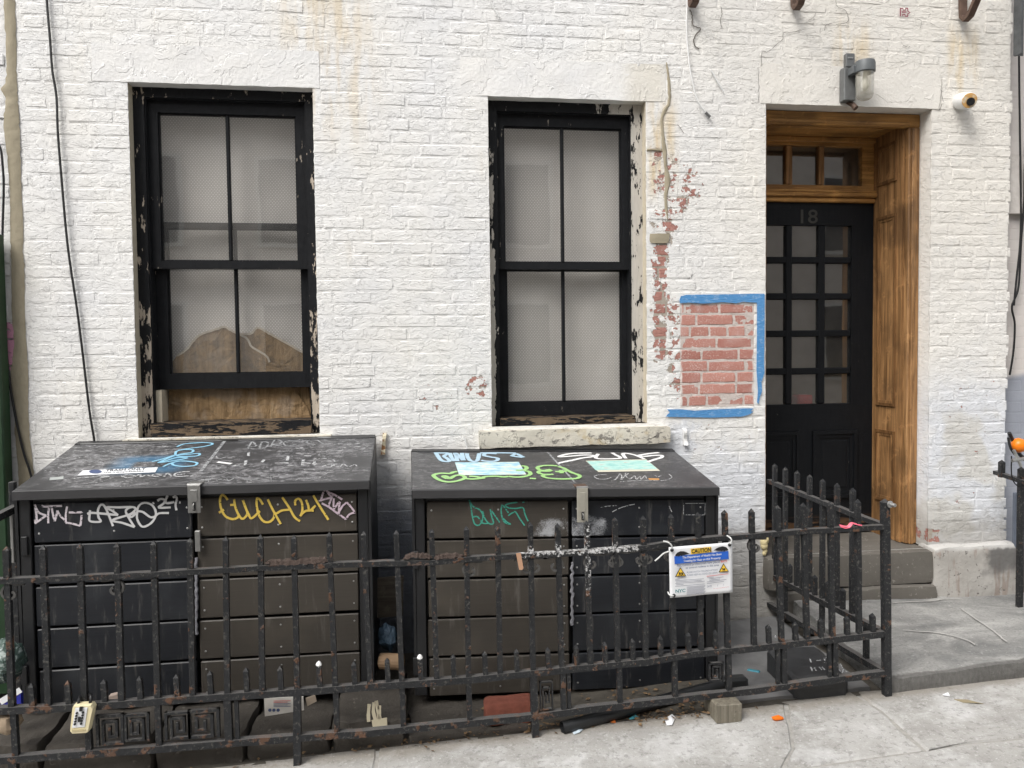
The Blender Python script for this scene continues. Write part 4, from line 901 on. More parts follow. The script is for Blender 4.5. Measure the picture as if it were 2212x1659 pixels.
# hasps
def hasp(px, py0, py1, mt, T, HF, YF, par, rusty):
    x = atY(px, py0, YF-.04).x; zt = HF+.004; z1 = atY(px, py1, YF-.045).z
    t = T((x, YF-.037, zt))
    h = MB().box(x-.026, x+.026, YF-.052, YF-.046, z1, t.z, c=.002).build('hasp', mt, par)
    MB().box(x-.014, x+.014, YF-.055, YF-.0525, z1+.05, t.z-.02, c=.001).build('rib', mt, h)
    MB().tube([(x-.027, YF-.046, t.z+.002), (x+.027, YF-.046, t.z+.002)], .006, 8).build('hinge_pin', M['steel'], h)
    MB().box(x-.03, x+.03, YF-.04, YF+.03, t.z+.0, t.z+.006, c=.002).build('hinge_leaf', rusty, h)
    MB().box(x-.006, x+.006, YF-.056, YF-.0535, z1+.012, z1+.048, c=.002).build('slot', M['black_rubber'], h)
    MB().tube([(x, YF-.05, z1+.045), (x, YF-.068, z1+.036), (x, YF-.068, z1+.022), (x, YF-.05, z1+.015)], .0035, 6).build('staple', M['steel'], h)
hasp(419, 1022, 1108, M['steel'], LB[5], LB[6], LB[7], LB[0], M['steel'])
hasp(1257, 1050, 1128, M['steel_cream'], RB[5], RB[6], RB[7], RB[0], M['bracket'])
MB().box(atY(424,1170,-.69).x-.006, atY(424,1170,-.69).x+.016, -.69, -.672, atY(424,1192,-.69).z, atY(424,1147,-.69).z, c=.002).build('latch_plate', M['steel'], LB[0])
foam_g = plain('grey_sealant', (.20, .20, .22), .6, var=.3, scale=30, bump=.5)
for px, y0, y1, rr in ((424, 1205, 1370, LB[0]), (1236, 1215, 1350, RB[0])):
    m = MB(); P = [atY(px+1.2*math.sin(t*1.7), y0+(y1-y0)*t/30, -.668) for t in range(31)]
    m.tube([(p.x+.004*nz(i*.7, 1, 1), -.668, p.z) for i, p in enumerate(P)], .007, 6); m.v = [(v[0]+.004*nz(v[0]*50, v[1]*50, v[2]*45), v[1]+.003*nz(v[2]*60, 1, 3), v[2]) for v in m.v]; m.build('sealant_bead', foam_g, rr, True)
for x in (atY(52,1195,-.68).x, ):
    for py in (1180, 1460): p = atY(52, py, -.68); MB().box(p.x-.012, p.x+.012, -.682, -.666, p.z-.04, p.z+.04, c=.002).build('door_hinge', M['bin_frame'], LB[0])
for py, X in ((1210, 0), (1440, 0)): p = atY(898, py, -.68); MB().box(p.x-.012, p.x+.012, -.682, -.666, p.z-.04, p.z+.04, c=.002).build('door_hinge', M['bin_frame'], RB[0])
# --- marks on the second enclosure
r, ld, fp, lp, ln, T, HF, YF = RB
strokes([Z3(q) for q in ([(930,800),(950,880),(965,980),(990,1060),(1035,1075),(1070,1030),(1078,960),(1040,905),(985,880),(955,850),(932,805)], [(962,990),(1020,982),(1075,1050),(1135,1055)], [(1075,920),(1100,1000),(1150,1058),(1195,1050),(1170,960),(1160,900)], [(1175,920),(1225,990),(1262,1045)], [(1290,850),(1278,920),(1300,1020),(1345,1058),(1385,1062)], [(1300,860),(1330,900),(1358,940)], [(1300,1000),(1340,1040),(1380,1062)], [(1455,825),(1385,835),(1325,855),(1360,885),(1440,892),(1515,885),(1540,960),(1572,1032)], [(1355,970),(1400,940),(1435,930),(1480,1000),(1535,1078)], [(1510,826),(1535,824)])], fp, FN, .0062, INK['teal'], r)
strokes([Z3(q) for q in ([(545,290),(620,290),(700,294),(655,325),(690,350),(715,378),(660,382),(615,360),(570,295)], [(720,290),(735,335),(770,380)], [(800,380),(790,330),(775,292),(820,320),(865,372)], [(870,372),(860,330),(850,290)], [(905,295),(915,340),(950,378),(1010,380),(1030,345),(1040,295)], [(1230,300),(1120,296),(1090,318),(1160,335),(1240,350),(1220,378),(1130,382),(1060,372)], [(1050,292),(1240,290),(1440,293)], [(1390,328),(1420,308),(1450,302),(1490,322),(1525,340)], [(1400,326),(1510,340)])], lp, ln, .022, INK['blue'], ld)
strokes([Z3(q) for q in ([(800,492),(750,502),(720,515),(620,512),(545,530),(560,558),(620,590),(700,607),(800,595),(870,572),(880,550),(830,532),(770,540),(715,572),(680,545),(645,545),(690,572)], [(880,568),(960,575),(1040,570),(1100,562)], [(930,545),(1000,548),(1060,560),(1120,548),(1230,545),(1310,552),(1360,545)], [(1360,545),(1440,555),(1530,548),(1595,525),(1585,495),(1530,485)], [(1500,432),(1545,438),(1555,465),(1500,478),(1440,480)], [(1590,568),(1660,572)], [(1820,470),(1760,482),(1705,478),(1675,455),(1710,435),(1790,428),(1890,432)], [(1850,525),(1760,528),(1690,510),(1700,490),(1790,492),(1830,480)], [(1870,495),(1930,497),(1990,490)], [(1930,478),(1942,515)], [(1900,440),(1960,458),(2015,490),(2060,510),(2135,540),(2110,568),(2010,576),(1880,575),(1770,562),(1735,540),(1780,528)])], lp, ln, .021, INK['green'], ld)
strokes([Z4(q) for q in ([(-205,405),(-120,385),(-20,365),(70,345),(185,330),(190,318),(100,312),(-60,325),(-185,332),(-130,310),(-40,296),(60,292),(170,290)], [(245,300),(215,335),(240,352),(350,355),(470,350),(480,335),(430,310),(395,288)], [(545,350),(520,318),(515,298),(560,296),(640,312),(700,335),(745,356)], [(905,286),(780,300),(690,318),(740,328),(850,318),(935,318),(930,340),(860,362),(785,388)])], lp, ln, .020, INK['spray'], ld)
strokes([Z4(q) for q in ([(340,530),(260,528),(200,545),(240,572),(330,575),(385,555)], [(385,590),(430,580),(460,545),(480,518),(500,545),(490,580)], [(500,580),(530,545),(570,515),(540,512),(545,545),(590,580)], [(590,580),(640,540),(660,580),(700,545),(710,580),(750,540),(770,570)], [(480,606),(640,595),(800,592),(950,592),(1020,575),(1045,550),(1010,520)], [(860,535),(890,550),(930,540)])], lp, ln, .0055, INK['faint2'], ld)
strokes([Z3([(1790,285),(1930,440),(2085,612)])], lp, ln, .010, INK['faint'], ld, 'tape_seam', straight=True)
def scenic(name, a, b, c2_, c3_):
    n = NT(name); f = n.noise(1, 4, .6, vec=n.scaled(18, 40, 40)); c = n.ramp(f, [(.30, a), (.45, b), (.55, c2_), (.68, c3_)]); return n.out(c, .45)
sticker(Z3([(775,392),(1470,386),(1555,525),(820,532)]), 'sticker', scenic('beach_sticker', (.25, .45, .62), (.36, .58, .66), (.55, .66, .62), (.66, .62, .52)), ld, lp, ln, .0009)
s2_, _ = sticker(Z4([(105,374),(765,358),(918,484),(245,497)]), 'sticker', ink('sticker_cream', (.66, .64, .52)), ld, lp, ln, .0009)
sticker(Z4([(118,380),(768,366),(890,466),(215,478)]), 'printed_picture', scenic('aqua_sticker', (.22, .50, .47), (.34, .60, .56), (.44, .66, .60), (.50, .42, .38)), s2_, lp, ln, .0014)
sticker(Z4([(790,566),(905,568),(912,584),(798,582)]), 'sticker', ink('sticker_orange', (.62, .30, .08)), ld, lp, ln, .0012)
strokes([Z4(q) for q in ([(395,930),(500,880),(640,845)], [(270,885),(330,870),(440,860)], [(1015,865),(1045,930)], [(560,860),(610,850)])], fp, FN, .0035, INK['faint2'], r)
for q in ([(1175,838),(1410,836)], [(1410,836),(1405,962)], [(1405,962),(1172,962)], [(1172,962),(1175,838)]): strokes([Z4(q)], fp, FN, .003, INK['faint'], r, 'label_outline', straight=True)
# ================================================================ iron railing
FY = -1.0
base = atY(1000, 1590, FY)
rail = thing('iron_railing', 'rusty black iron railing with pointed pickets in front of the bins', 'railing', (.3, FY, gz(.3, FY)))
S = .0108
def jit(m, a=.0012, f=35):
    m.v = [(v[0]+a*nz(v[0]*f, v[1]*f, v[2]*f), v[1]+a*nz(v[0]*f+9, v[1]*f, v[2]*f), v[2]+a*nz(v[0]*f, v[1]*f+9, v[2]*f)) for v in m.v]; return m
def picket(xt, zt, xb, zb, y=FY, name='picket', s=S, point=True, yb=None, tipm=None):
    """square bar with a pyramid point, from (xb, zb) up to (xt, zt); slightly bent"""
    m = MB(); P = []; n = max(3, int((zt-zb)/.07)); yb = y if yb is None else yb
    for k in range(n+1):
        t = k/n; z = zb+(zt-zb-(.016 if point else 0))*t; x = xb+(xt-xb)*t; yy = yb+(y-yb)*t; ss = s*(1+.05*nz(x*9, z*14, 2))
        P += [(x-ss, yy-ss, z), (x+ss, yy-ss, z), (x+ss, yy+ss, z), (x-ss, yy+ss, z)]
    F = [(4*k+i, 4*k+(i+1) % 4, 4*k+4+(i+1) % 4, 4*k+4+i) for k in range(n) for i in range(4)]+[(3,2,1,0)]
    if point: P.append((xt, y, zt)); F += [(4*n+i, 4*n+(i+1) % 4, len(P)-1) for i in range(4)]
    else: F.append((4*n, 4*n+1, 4*n+2, 4*n+3))
    m.add(P, F); return jit(m, .001).build(name, M['iron'], rail)
def bar(path, h, d, name='rail', mt=None, par=None):
    """flat bar along a polyline (x,y,z); h tall, d deep"""
    pts = []
    for a, b in zip(path[:-1], path[1:]):
        a, b = Vector(a), Vector(b); n = max(1, int((b-a).length/.05))
        pts += [a.lerp(b, k/n) for k in range(n)]
    pts.append(Vector(path[-1])); P = []; N = len(pts)
    for k, p in enumerate(pts):
        t = (pts[min(k+1, N-1)]-pts[max(k-1, 0)]); t.z = 0; t.normalize(); o = Vector((-t.y, t.x, 0))*d*.5; hh = h*.5*(1+.07*nz(p.x*11, p.y*11, 5))
        P += [p-o+Vector((0,0,-hh)), p+o+Vector((0,0,-hh)), p+o+Vector((0,0,hh)), p-o+Vector((0,0,hh))]
    m = MB(); m.add(P, [(4*k+i, 4*k+4+i, 4*k+4+(i+1) % 4, 4*k+(i+1) % 4) for k in range(N-1) for i in range(4)]+[(0,1,2,3), (4*N-1, 4*N-2, 4*N-3, 4*N-4)])
    return jit(m, .0016, 28).build(name, mt or M['iron'], par or rail)
D7 = lambda x, y: (x*.33852, 1097.3+y*.33852); D8 = lambda x, y: (731.5+x*.33852, 1097.3+y*.33852); D9 = lambda x, y: (1463+x*.33852, 1097.3+y*.33852)
def fp_(q, y=FY): p = atY(q[0], q[1], y); return (p.x, y, p.z)
top = [D7(-60,467), D7(300,450), D7(760,432), D7(1220,405), D7(1700,378), D7(2100,362), D8(300,350), D8(600,345), D8(830,322), D8(1200,302), D8(1600,278), D8(1960,248), D9(100,205), D9(480,175), D9(800,148), D9(1345,118)]
mid = [D7(-60,1290), D7(300,1278), D7(760,1248), D7(1220,1213), D7(1700,1183), D7(2100,1155), D8(300,1128), D8(830,1092), D8(1240,1050), D8(1600,1012), D8(1960,978), D9(100,928), D9(480,893), D9(800,856), D9(1325,800)]
bot = [D7(-60,1610), D7(400,1572), D7(900,1540), D7(1400,1500), D7(1900,1462), D7(2200,1440), D8(100,1440), D8(600,1390), D8(1240,1330), D8(1600,1278), D8(2100,1225), D9(100,1205), D9(500,1160), D9(900,1105), D9(1325,1050)]
TP, MP, BP = [[fp_(q) for q in L] for L in (top, mid, bot)]
bar(TP, .021, .032); bar(MP, .027, .030); bar(BP, .027, .030)
def on(L, x):
    for a, b in zip(L[:-1], L[1:]):
        if a[0] <= x <= b[0]: return a[2]+(b[2]-a[2])*(x-a[0])/(b[0]-a[0])
    return L[0][2] if x < L[0][0] else L[-1][2]
tall = [((42,242),(78,1262)),((275,235),(312,1262)),((510,222),(542,1240)),((747,220),(778,1235)),((980,205),(1008,1215)),((1212,190),(1230,1195)),((1440,180),(1452,1180)),((1662,167),(1674,1170)),((1875,170),(1898,1160)),((2100,152),(2140,1140))]
for a, b in tall: p, q = fp_(D7(*a)), fp_(D7(*b)); picket(p[0], p[2], q[0], on(MP, q[0])-.012)
tall8 = [((160,145),(202,1110)),((367,140),(404,1100)),((593,130),(627,1085)),((815,113),(828,1070)),((1014,108),(1030,1050)),((1222,88),(1240,1040)),((1397,95),(1423,1000)),((1582,78),(1606,995)),((1762,58),(1780,985)),((1942,47),(1960,970)),((2120,37),(2137,950))]
for a, b in tall8: p, q = fp_(D8(*a)), fp_(D8(*b)); picket(p[0], p[2], q[0], on(MP, q[0])-.012)
tall9 = [((130,25),(152,920)),((302,10),(322,905)),((473,2),(490,880)),((640,-20),(665,860)),((803,-35),(828,830)),((975,-45),(990,815)),((1150,-58),(1160,800))]
for a, b in tall9: p, q = fp_(D9(*a)), fp_(D9(*b)); picket(p[0], p[2], q[0], on(MP, q[0])-.012)
for L, D in (([(193,1115),(425,1098),(655,1090),(882,1070),(1118,1057),(1332,1037),(1563,1015),(1780,1005),(2028,982)], D7), ([(90,975),(302,955),(512,938),(723,930),(925,910),(1127,895),(1328,885),(1508,870),(1690,850),(1867,830),(2045,812)], D8), ([(62,790),(235,775),(575,740),(745,722),(908,700),(1075,685),(1240,668)], D9)):
    for q in L: p = fp_(D(*q)); picket(p[0]+.004, p[2], p[0]+.008, on(MP, p[0])-.01, name='short_picket', s=.0100)
# blobs of white paint on two points
for q, D in (((2028,984), D7), ((512,940), D8)):
    p = fp_(D(*q)); MB().lathe([(-.018, .010), (-.010, .0125), (0, .008), (.004, .002)], (p[0]+.004, FY, p[2]), (0, 0, 1), 8).build('paint_blob', M['white_plastic'], rail, True)
# uprights between the lower rails
for D, L in ((D7, [(85, 1), (555, 1), (1005, 1), (1452, 1.3), (1507, .7), (2143, 1)]), (D8, [(405, 1), (830, 1), (1430, 1), (1466, .75), (1790, 1), (2142, 1)]), (D9, [(325, 1), (636, .7), (678, 1), (966, .7), (1003, 1)])):
    for xq, k in L: x = fp_(D(xq, 1150 if D is D9 else 1200))[0]; picket(x, on(MP, x), x+.003, on(BP, x), name='baluster', s=S*k, point=False)
# posts down to the pavement
for q0, q1, z1 in (((1898,1180), D7(1898,1655), None), ((1240,1060), D8(1255,1455), None)):
    D = D7 if q0[0] == 1898 else D8; p = fp_(D(*q0)); e = fp_(q1)
    picket(p[0], on(MP, p[0])+.0, e[0], e[2]-.02, name='post', s=.0145, point=False)
cp = fp_(D9(1337,1180)); ct = fp_(D9(1325,-60)); picket(ct[0], ct[2], cp[0], cp[2]-.02, name='corner_post', s=.0155)
l0 = fp_(D7(85, 1600)); picket(l0[0], on(BP, l0[0]), l0[0]+.005, on(BP, l0[0])-.16, name='post', s=.014, point=False)
# return to the wall
cx_ = cp[0]-.012
wz = [atY(1655, 1040, 0).z, atY(1693, 1239, 0).z, atY(1693, 1304, 0).z]; wx = 2.03
ends = [on(TP, cx_), on(MP, cx_), on(BP, cx_)]
for z0, z1, h in zip(wz, ends, (.022, .028, .028)): bar([(wx, .01, z0), (cx_, FY, z1)], h, .030)
rt = [(622,1340),(690,1362),(765,1385),(845,1410),(928,1437),(1020,1465),(1120,1495)]
for k, (qx, qy) in enumerate(rt):
    t = (k+.45)/7.6; y = -.02 + (FY+.02)*t*.93; x = wx+(cx_-wx)*t
    p = atP(1463+qx*.33852, 547.2+qy*.33852, Vector((x, 0, 0)), Vector((1, 0, 0)))
    y = min(-.03, max(FY+.06, p.y)); z0 = wz[1]+(ends[1]-wz[1])*(-y); zb = wz[2]+(ends[2]-wz[2])*(-y)
    picket(x, p.z, x, (zb if k % 3 == 1 else z0)-.01, y=y)
    ys = y-.055
    if ys > FY+.05: zz = wz[1]+(ends[1]-wz[1])*(-ys); picket(x, zz+.12, x, zz-.01, y=ys, name='short_picket', s=.0100)
picket(wx+.01, wz[1]+.02, wx+.01, .02, y=-.10, name='baluster', point=False); picket(cx_, ends[1], cx_, ends[2], y=-.86, name='baluster', point=False)
# corner bolt
p = fp_(D9(1340,-28)); MB().lathe([(0, .016), (.006, .016), (.010, .010), (.03, .008)], (p[0], FY-.016, p[2]), (.3, -1, 0), 10).build('bolt', M['steel'], rail, True)
# scrolls under the top rail
def scroll(x, z, sx, size=.036):
    pts = []
    for k in range(26):
        t = k/25; a = math.pi*.5 + t*math.pi*1.75; rr = size*(1-.80*t)
        pts.append(Vector((x + sx*(-size*.2 + rr*math.cos(a)*1.1 - size*.15*t), FY, z - size*.95 + rr*math.sin(a)*.95)))
    pts = [Vector((x+sx*size*.9, FY, z-.004)), Vector((x+sx*size*.35, FY, z-.004))]+pts
    P = []
    for k, p in enumerate(pts):
        t = (pts[min(k+1, len(pts)-1)]-pts[max(k-1, 0)]); nrm = Vector((-t.z, 0, t.x)).normalized()*.0045
        P += [p-nrm+Vector((0,-.007,0)), p+nrm+Vector((0,-.007,0)), p+nrm+Vector((0,.007,0)), p-nrm+Vector((0,.007,0))]
    m = MB(); m.add(P, [(4*k+i, 4*k+(i+1) % 4, 4*k+4+(i+1) % 4, 4*k+4+i) for k in range(len(pts)-1) for i in range(4)]+[(3,2,1,0), (4*len(pts)-4, 4*len(pts)-3, 4*len(pts)-2, 4*len(pts)-1)])
    m.build('scroll', M['scroll'], rail, True)
for D, q, sx in ((D8,(862,360),1),(D8,(1178,340),-1),(D8,(1275,345),1),(D8,(1362,340),-1),(D8,(1632,310),1),(D8,(1730,305),-1),(D8,(1805,300),1),(D8,(1905,290),-1),(D8,(1992,285),1),(D8,(2085,275),-1),(D9,(515,205),1),(D7,(92,492),1),(D7,(712,470),-1)):
    p = fp_(D(*q)); scroll(p[0], on(TP, p[0])-.012, sx, .040)
# greek key panels
def key_panel(x0, x1, z0, z1, flip=False):
    w = x1-x0; h = z1-z0; b = min(w, h)*.055
    path = [(.0,0),(.0,1),(1,1),(1,0),(.22,0),(.22,.78),(.76,.78),(.76,.24),(.47,.24),(.47,.56)]
    pts = [((1-u) if flip else u, v) for u, v in path]; m = MB()
    for (u0, v0), (u1, v1) in zip(pts[:-1], pts[1:]):
        a, c = min(u0, u1)*w+x0, max(u0, u1)*w+x0; e, f = min(v0, v1)*h+z0, max(v0, v1)*h+z0
        m.box(a-b, c+b, FY-.008+.0006*len(m.f)/6, FY+.008+.0006*len(m.f)/6, e-b, f+b)
    m.build('key_panel', M['iron'], rail)
for D, a, b, c, d, fl in ((D7,628,780,1318,1508,False),(D7,806,945,1312,1482,True),(D7,1065,1208,1300,1472,False),(D7,1212,1392,1285,1462,True),(D8,1288,1362,1105,1285,False),(D9,205,290,985,1100,True)):
    p, q = fp_(D(a, d)), fp_(D(b, c)); key_panel(p[0], q[0], p[2], q[2], fl)
# rust scale lifting off the top rail
def flake(L, name='rust_flake', th=.007, up=.010):
    P = []; pts = spline([Vector(fp_(D8(*q))) for q in L], 10)
    for k, p in enumerate(pts):
        e = min(1, k/4, (len(pts)-1-k)/4); a = .017*(.55+.45*e)*(1+.3*nz(k*.6, 1, 1)); z = p.z+.004*nz(k*.5, 3, 3)
        P += [(p.x, FY-a, z-th*e), (p.x, FY+a, z-th*e), (p.x, FY+a, z+th*e*(1+.5*nz(k*.8, 8, 1))), (p.x, FY-a*.8, z+th*e)]
    m = MB(); m.add(P, [(4*k+i, 4*k+4+i, 4*k+4+(i+1) % 4, 4*k+(i+1) % 4) for k in range(len(pts)-1) for i in range(4)]+[(0,1,2,3), (len(P)-1, len(P)-2, len(P)-3, len(P)-4)])
    return jit(m, .003, 60).build(name, M['rust'], rail)
flake([(412,322),(470,300),(540,304),(600,310)]); flake([(600,318),(680,305),(800,304)]); flake([(-470,345),(-330,345),(-160,335),(-60,330)], th=.009)
flake([(395,350),(500,346),(630,345)], th=.008)
# ================================================================ things on the wall
# wall lamp over the door
lp0 = atY(1834, 190, -.03)
lamp = thing('wall_lamp', 'grey outdoor wall lamp with clear glass jar above the door', 'lamp', (lp0.x, 0, lp0.z))
grey = plain('lamp_grey', (.15, .155, .155), .5, .2, var=.25, scale=30); grey2 = plain('lamp_cap_grey', (.115, .125, .13), .45, .1, var=.2, scale=20)
def pbox(px0, py0, px1, py1, y0, y1, name, mt, par, c=.004):
    a, b = atY(px0, py1, y0), atY(px1, py0, y0); return MB().box(a.x, b.x, y0, y1, a.z, b.z, c=c).build(name, mt, par)
pbox(1824, 146, 1849, 216, -.055, .0, 'back_box', grey, lamp); pbox(1820, 147, 1824, 218, -.03, .0, 'back_plate', grey, lamp, .001)
pbox(1828, 115, 1847, 144, -.030, .0, 'conduit_box', grey, lamp, .003); pbox(1832, 123, 1843, 126, -.033, -.029, 'slot', M['steel'], lamp, .0005)
j = atY(1868, 190, -.11); jr = .050
zt_, zb_, zc_ = atY(1868, 133, -.11).z, atY(1868, 158, -.11).z, atY(1868, 217, -.11).z
MB().lathe([(0, jr*1.0), (.004, jr*1.10), (zt_-zb_-.012, jr*1.10), (zt_-zb_, jr*1.02), (zt_-zb_+.002, .001)], (j.x, -.11, zb_), (0, 0, 1), 28).build('lamp_cap', grey2, lamp, True)
pbox(1843, 141, 1853, 157, -.11, -.05, 'arm', grey2, lamp, .002)
jl = zb_-zc_
MB().lathe([(0, jr*.96), (jl*.72, jr*.95), (jl*.85, jr*.88), (jl*.94, jr*.70), (jl*.99, jr*.4), (jl, .002)], (j.x, -.11, zb_), (0, 0, -1), 28).build('glass_jar', M['lamp_glass'], lamp, True)
MB().lathe([(0, .012), (.03, .013), (.045, .018), (.070, .022), (.088, .018), (.100, .004)], (j.x, -.11, zb_), (0, 0, -1), 18).build('light_bulb', plain('frosted_bulb', (.70, .68, .60), .3, var=.1), lamp, True)
p = atY(1842, 228, -.03); MB().tube([(p.x-.02, -.005, p.z+.03), (p.x, -.03, p.z+.005), (p.x+.01, -.045, p.z-.02)], .012, 8, r1=.016).build('knuckle', M['bracket'], lamp, True)
# security camera
cm = atY(2073, 219, 0); ce = atY(2096, 217, -.13)
scam = thing('security_camera', 'small round white security camera on the wall right of the door', 'camera', (cm.x, 0, cm.z))
ax = (ce-cm).normalized()
n_ = NT('camera_face'); f_ = n_.noise(25, 2); n_.out(n_.mix(n_.step(f_, .42, .56), (.66, .58, .44), (.62, .36, .13)), .35); M['cam_face'] = n_.m
MB().lathe([(0, .040), (.01, .046), (.115, .046), (.130, .040)], cm, ax, 28).build('camera_body', M['white_plastic'], scam, True)
MB().lathe([(0, .041), (.004, .040), (.005, .030)], cm+ax*.1295, ax, 28).build('face_plate', M['cam_face'], scam, True)
MB().lathe([(0, .022), (.006, .022), (.008, .016), (.005, .006)], cm+ax*.1335+Vector((.004, 0, -.006)), ax, 20).build('lens', M['black_plastic'], scam, True)
# iron brackets
for k, (px, py, lab) in enumerate(((1494, 16, 'rusty iron bracket end at the top edge, left of the other two'), (1718, 22, 'rusty iron bracket above the door, between the other two'), (2082, 46, 'largest rusty iron bracket at the top right above the camera'))):
    e = atY(px, py, -.03); m = MB()
    path = [Vector((e.x, -.02, 4.6)), Vector((e.x, -.02, e.z+.10)), Vector((e.x, -.024, e.z+.03)), Vector((e.x, -.045, e.z+.004)), Vector((e.x, -.08, e.z+.012)), Vector((e.x, -.14, e.z+.09)), Vector((e.x, -.9, e.z+1.1))]
    P = []
    for i, q in enumerate(path):
        t = path[min(i+1, 6)]-path[max(i-1, 0)]; nn = Vector((0, -t.z, t.y)).normalized()*.012
        P += [q-nn-Vector((.019, 0, 0)), q-nn+Vector((.019, 0, 0)), q+nn+Vector((.019, 0, 0)), q+nn-Vector((.019, 0, 0))]
    m.add(P, [(4*i+a, 4*i+(a+1) % 4, 4*i+4+(a+1) % 4, 4*i+4+a) for i in range(6) for a in range(4)]+[(3,2,1,0), (24,25,26,27)])
    tag(jit(m, .002).build('iron_bracket', M['bracket']), lab, 'bracket', 'iron brackets above the door')
# cables
def cable(px, y, r, name, mt, lab, cat='cable', n=8, wall=None):
    pts = spline([atY(a, b, y) for a, b in px], 8); m = MB(); m.tube(pts, r, 6); return tag(m.build(name, mt, smooth=True), lab, cat)
cable([(99,-60),(101,0),(108,85),(113,152),(122,210),(125,288),(134,399),(142,491),(150,560),(166,666),(179,767),(193,886),(203,948),(207,1000)], -.016, .006, 'hanging_cable', M['black_rubber'], 'long black cable hanging down the white wall left of the left window')
cable([(-20,300),(0,318),(6,362),(8,406),(6,480),(5,548),(5,615),(12,733),(20,818),(34,903),(51,977),(64,1016),(75,1060)], -.02, .0055, 'hanging_cable', M['black_rubber'], 'black cable crossing the cement strip down to the bin corner')
wc = M['white_plastic']
cb = cable([(1486,-40),(1485,0),(1483,68),(1490,146),(1498,185),(1507,217),(1526,245)], -.014, .004, 'hanging_cable', wc, 'thin white cable with a grey plug dangling left of the door')
a_, b_ = atY(1524, 243, -.014), atY(1534, 253, -.014); MB().tube([a_, a_.lerp(b_, .6), b_], .0085, 8).build('plug', plain('plug_grey', (.18, .18, .18), .4, .5), cb)
cable([(1536,151),(1550,176),(1563,198)], -.010, .0045, 'wire_stub', wc, 'short white wire stub on the wall beside the dangling cable', 'wire')
cable([(1052,-20),(1062,8),(1078,37)], -.012, .004, 'wire_stub', wc, 'white wire end at the top between the two windows', 'wire')
cable([(1002,944),(1006,955),(1010,972)], -.014, .004, 'wire_stub', wc, 'tiny white wire poking from the wall at the stone sill', 'wire')
for k, pts in enumerate((([(2200,-10),(2202,200),(2205,420),(2204,520),(2196,600),(2190,660)]), ([(2215,300),(2212,430),(2206,520),(2200,620),(2186,662),(2192,700),(2189,760),(2181,810)]))):
    cable(pts, .03, .006, 'hanging_cable', M['black_rubber'], ('black cable running down the wall at the right edge', 'black cable looping out at the right edge, below the tie')[k])
# iron straps
def strap(px0, py0, px1, py1, w_, mt, lab):
    a, b = atY(px0, py0, -.012), atY(px1, py1, -.02); m = MB(); P = []
    for k in range(9):
        t = k/8; q = a.lerp(b, t); ww = w_*(1+.5*abs(t-.35)); P += [(q.x-ww, q.y-.004-.006*math.sin(t*7), q.z), (q.x+ww, q.y-.004-.006*math.sin(t*7), q.z), (q.x+ww, .004, q.z), (q.x-ww, .004, q.z)]
    m.add(P, [(4*i+c, 4*i+(c+1) % 4, 4*i+4+(c+1) % 4, 4*i+4+c) for i in range(8) for c in range(4)]+[(3,2,1,0), (32,33,34,35)]); m.f = [f[::-1] for f in m.f]
    tag(m.build('wall_strap', mt), lab, 'strap')
n_ = NT('rusty_cream'); n_.out(n_.mix(n_.step(n_.noise(45, 3), .42, .55), (.66, .60, .44), (.25, .12, .045)), .7); strap(831, 936, 827, 982, .0085, n_.m, 'rusty cream iron strap on the wall between the two bins')
strap(1479, 926, 1482, 962, .009, M['white_plastic'], 'white painted iron strap on the wall under the blue tape')
# masking tape round the exposed bricks
def tape(poly, lab, y=-.0068):
    P = [atY(a, b, 0) for a, b in poly]; n = len(P); m = MB()
    m.add([(q.x, y+.0012*nz(q.x*30, q.z*30, 2), q.z) for q in P]+[(q.x, y+.0014, q.z) for q in P], [tuple(range(n)), tuple(range(2*n-1, n-1, -1))]+[(k, n+k, n+(k+1) % n, (k+1) % n) for k in range(n)])
    tag(m.build('masking_tape', M['tape']), lab, 'tape', 'masking tape around the bare bricks')
tape([(1467,648),(1470,640),(1482,637),(1560,636),(1650,634.5),(1650,651),(1632,654),(1605,652),(1590,655),(1560,653),(1520,656),(1490,654),(1468,655)], 'strip of blue masking tape along the top of the bare brick patch')
tape([(1634,652),(1650.5,636),(1650,720),(1649,780),(1650,805),(1644,825),(1645,845),(1640,858),(1637,873),(1634,868),(1636,845),(1633,800),(1634,720)], 'torn upright strip of blue masking tape beside the door edge', -.0085)
tape([(1437,900),(1446,890),(1440,884),(1470,884),(1500,887),(1540,884),(1600,882),(1627,882),(1620,888),(1627,889),(1616,896),(1600,900),(1540,902),(1480,901)], 'strip of blue masking tape below the bare brick patch')
# small red mark
m = MB()
for q in ([(1944,18),(1951,18),(1951,22),(1956,22),(1956,18),(1961,18)], [(1961,18),(1961,24),(1966,27),(1961,30),(1961,35)], [(1961,35),(1955,35),(1955,31),(1950,31),(1950,35)], [(1945,35),(1945,18)], [(1948,26),(1958,26)]): m.ribbon([atY(a, b, -.008) for a, b in q], FN, .006)
m.build('graffiti_mark', ink('mark_maroon', (.30, .05, .09)), house)
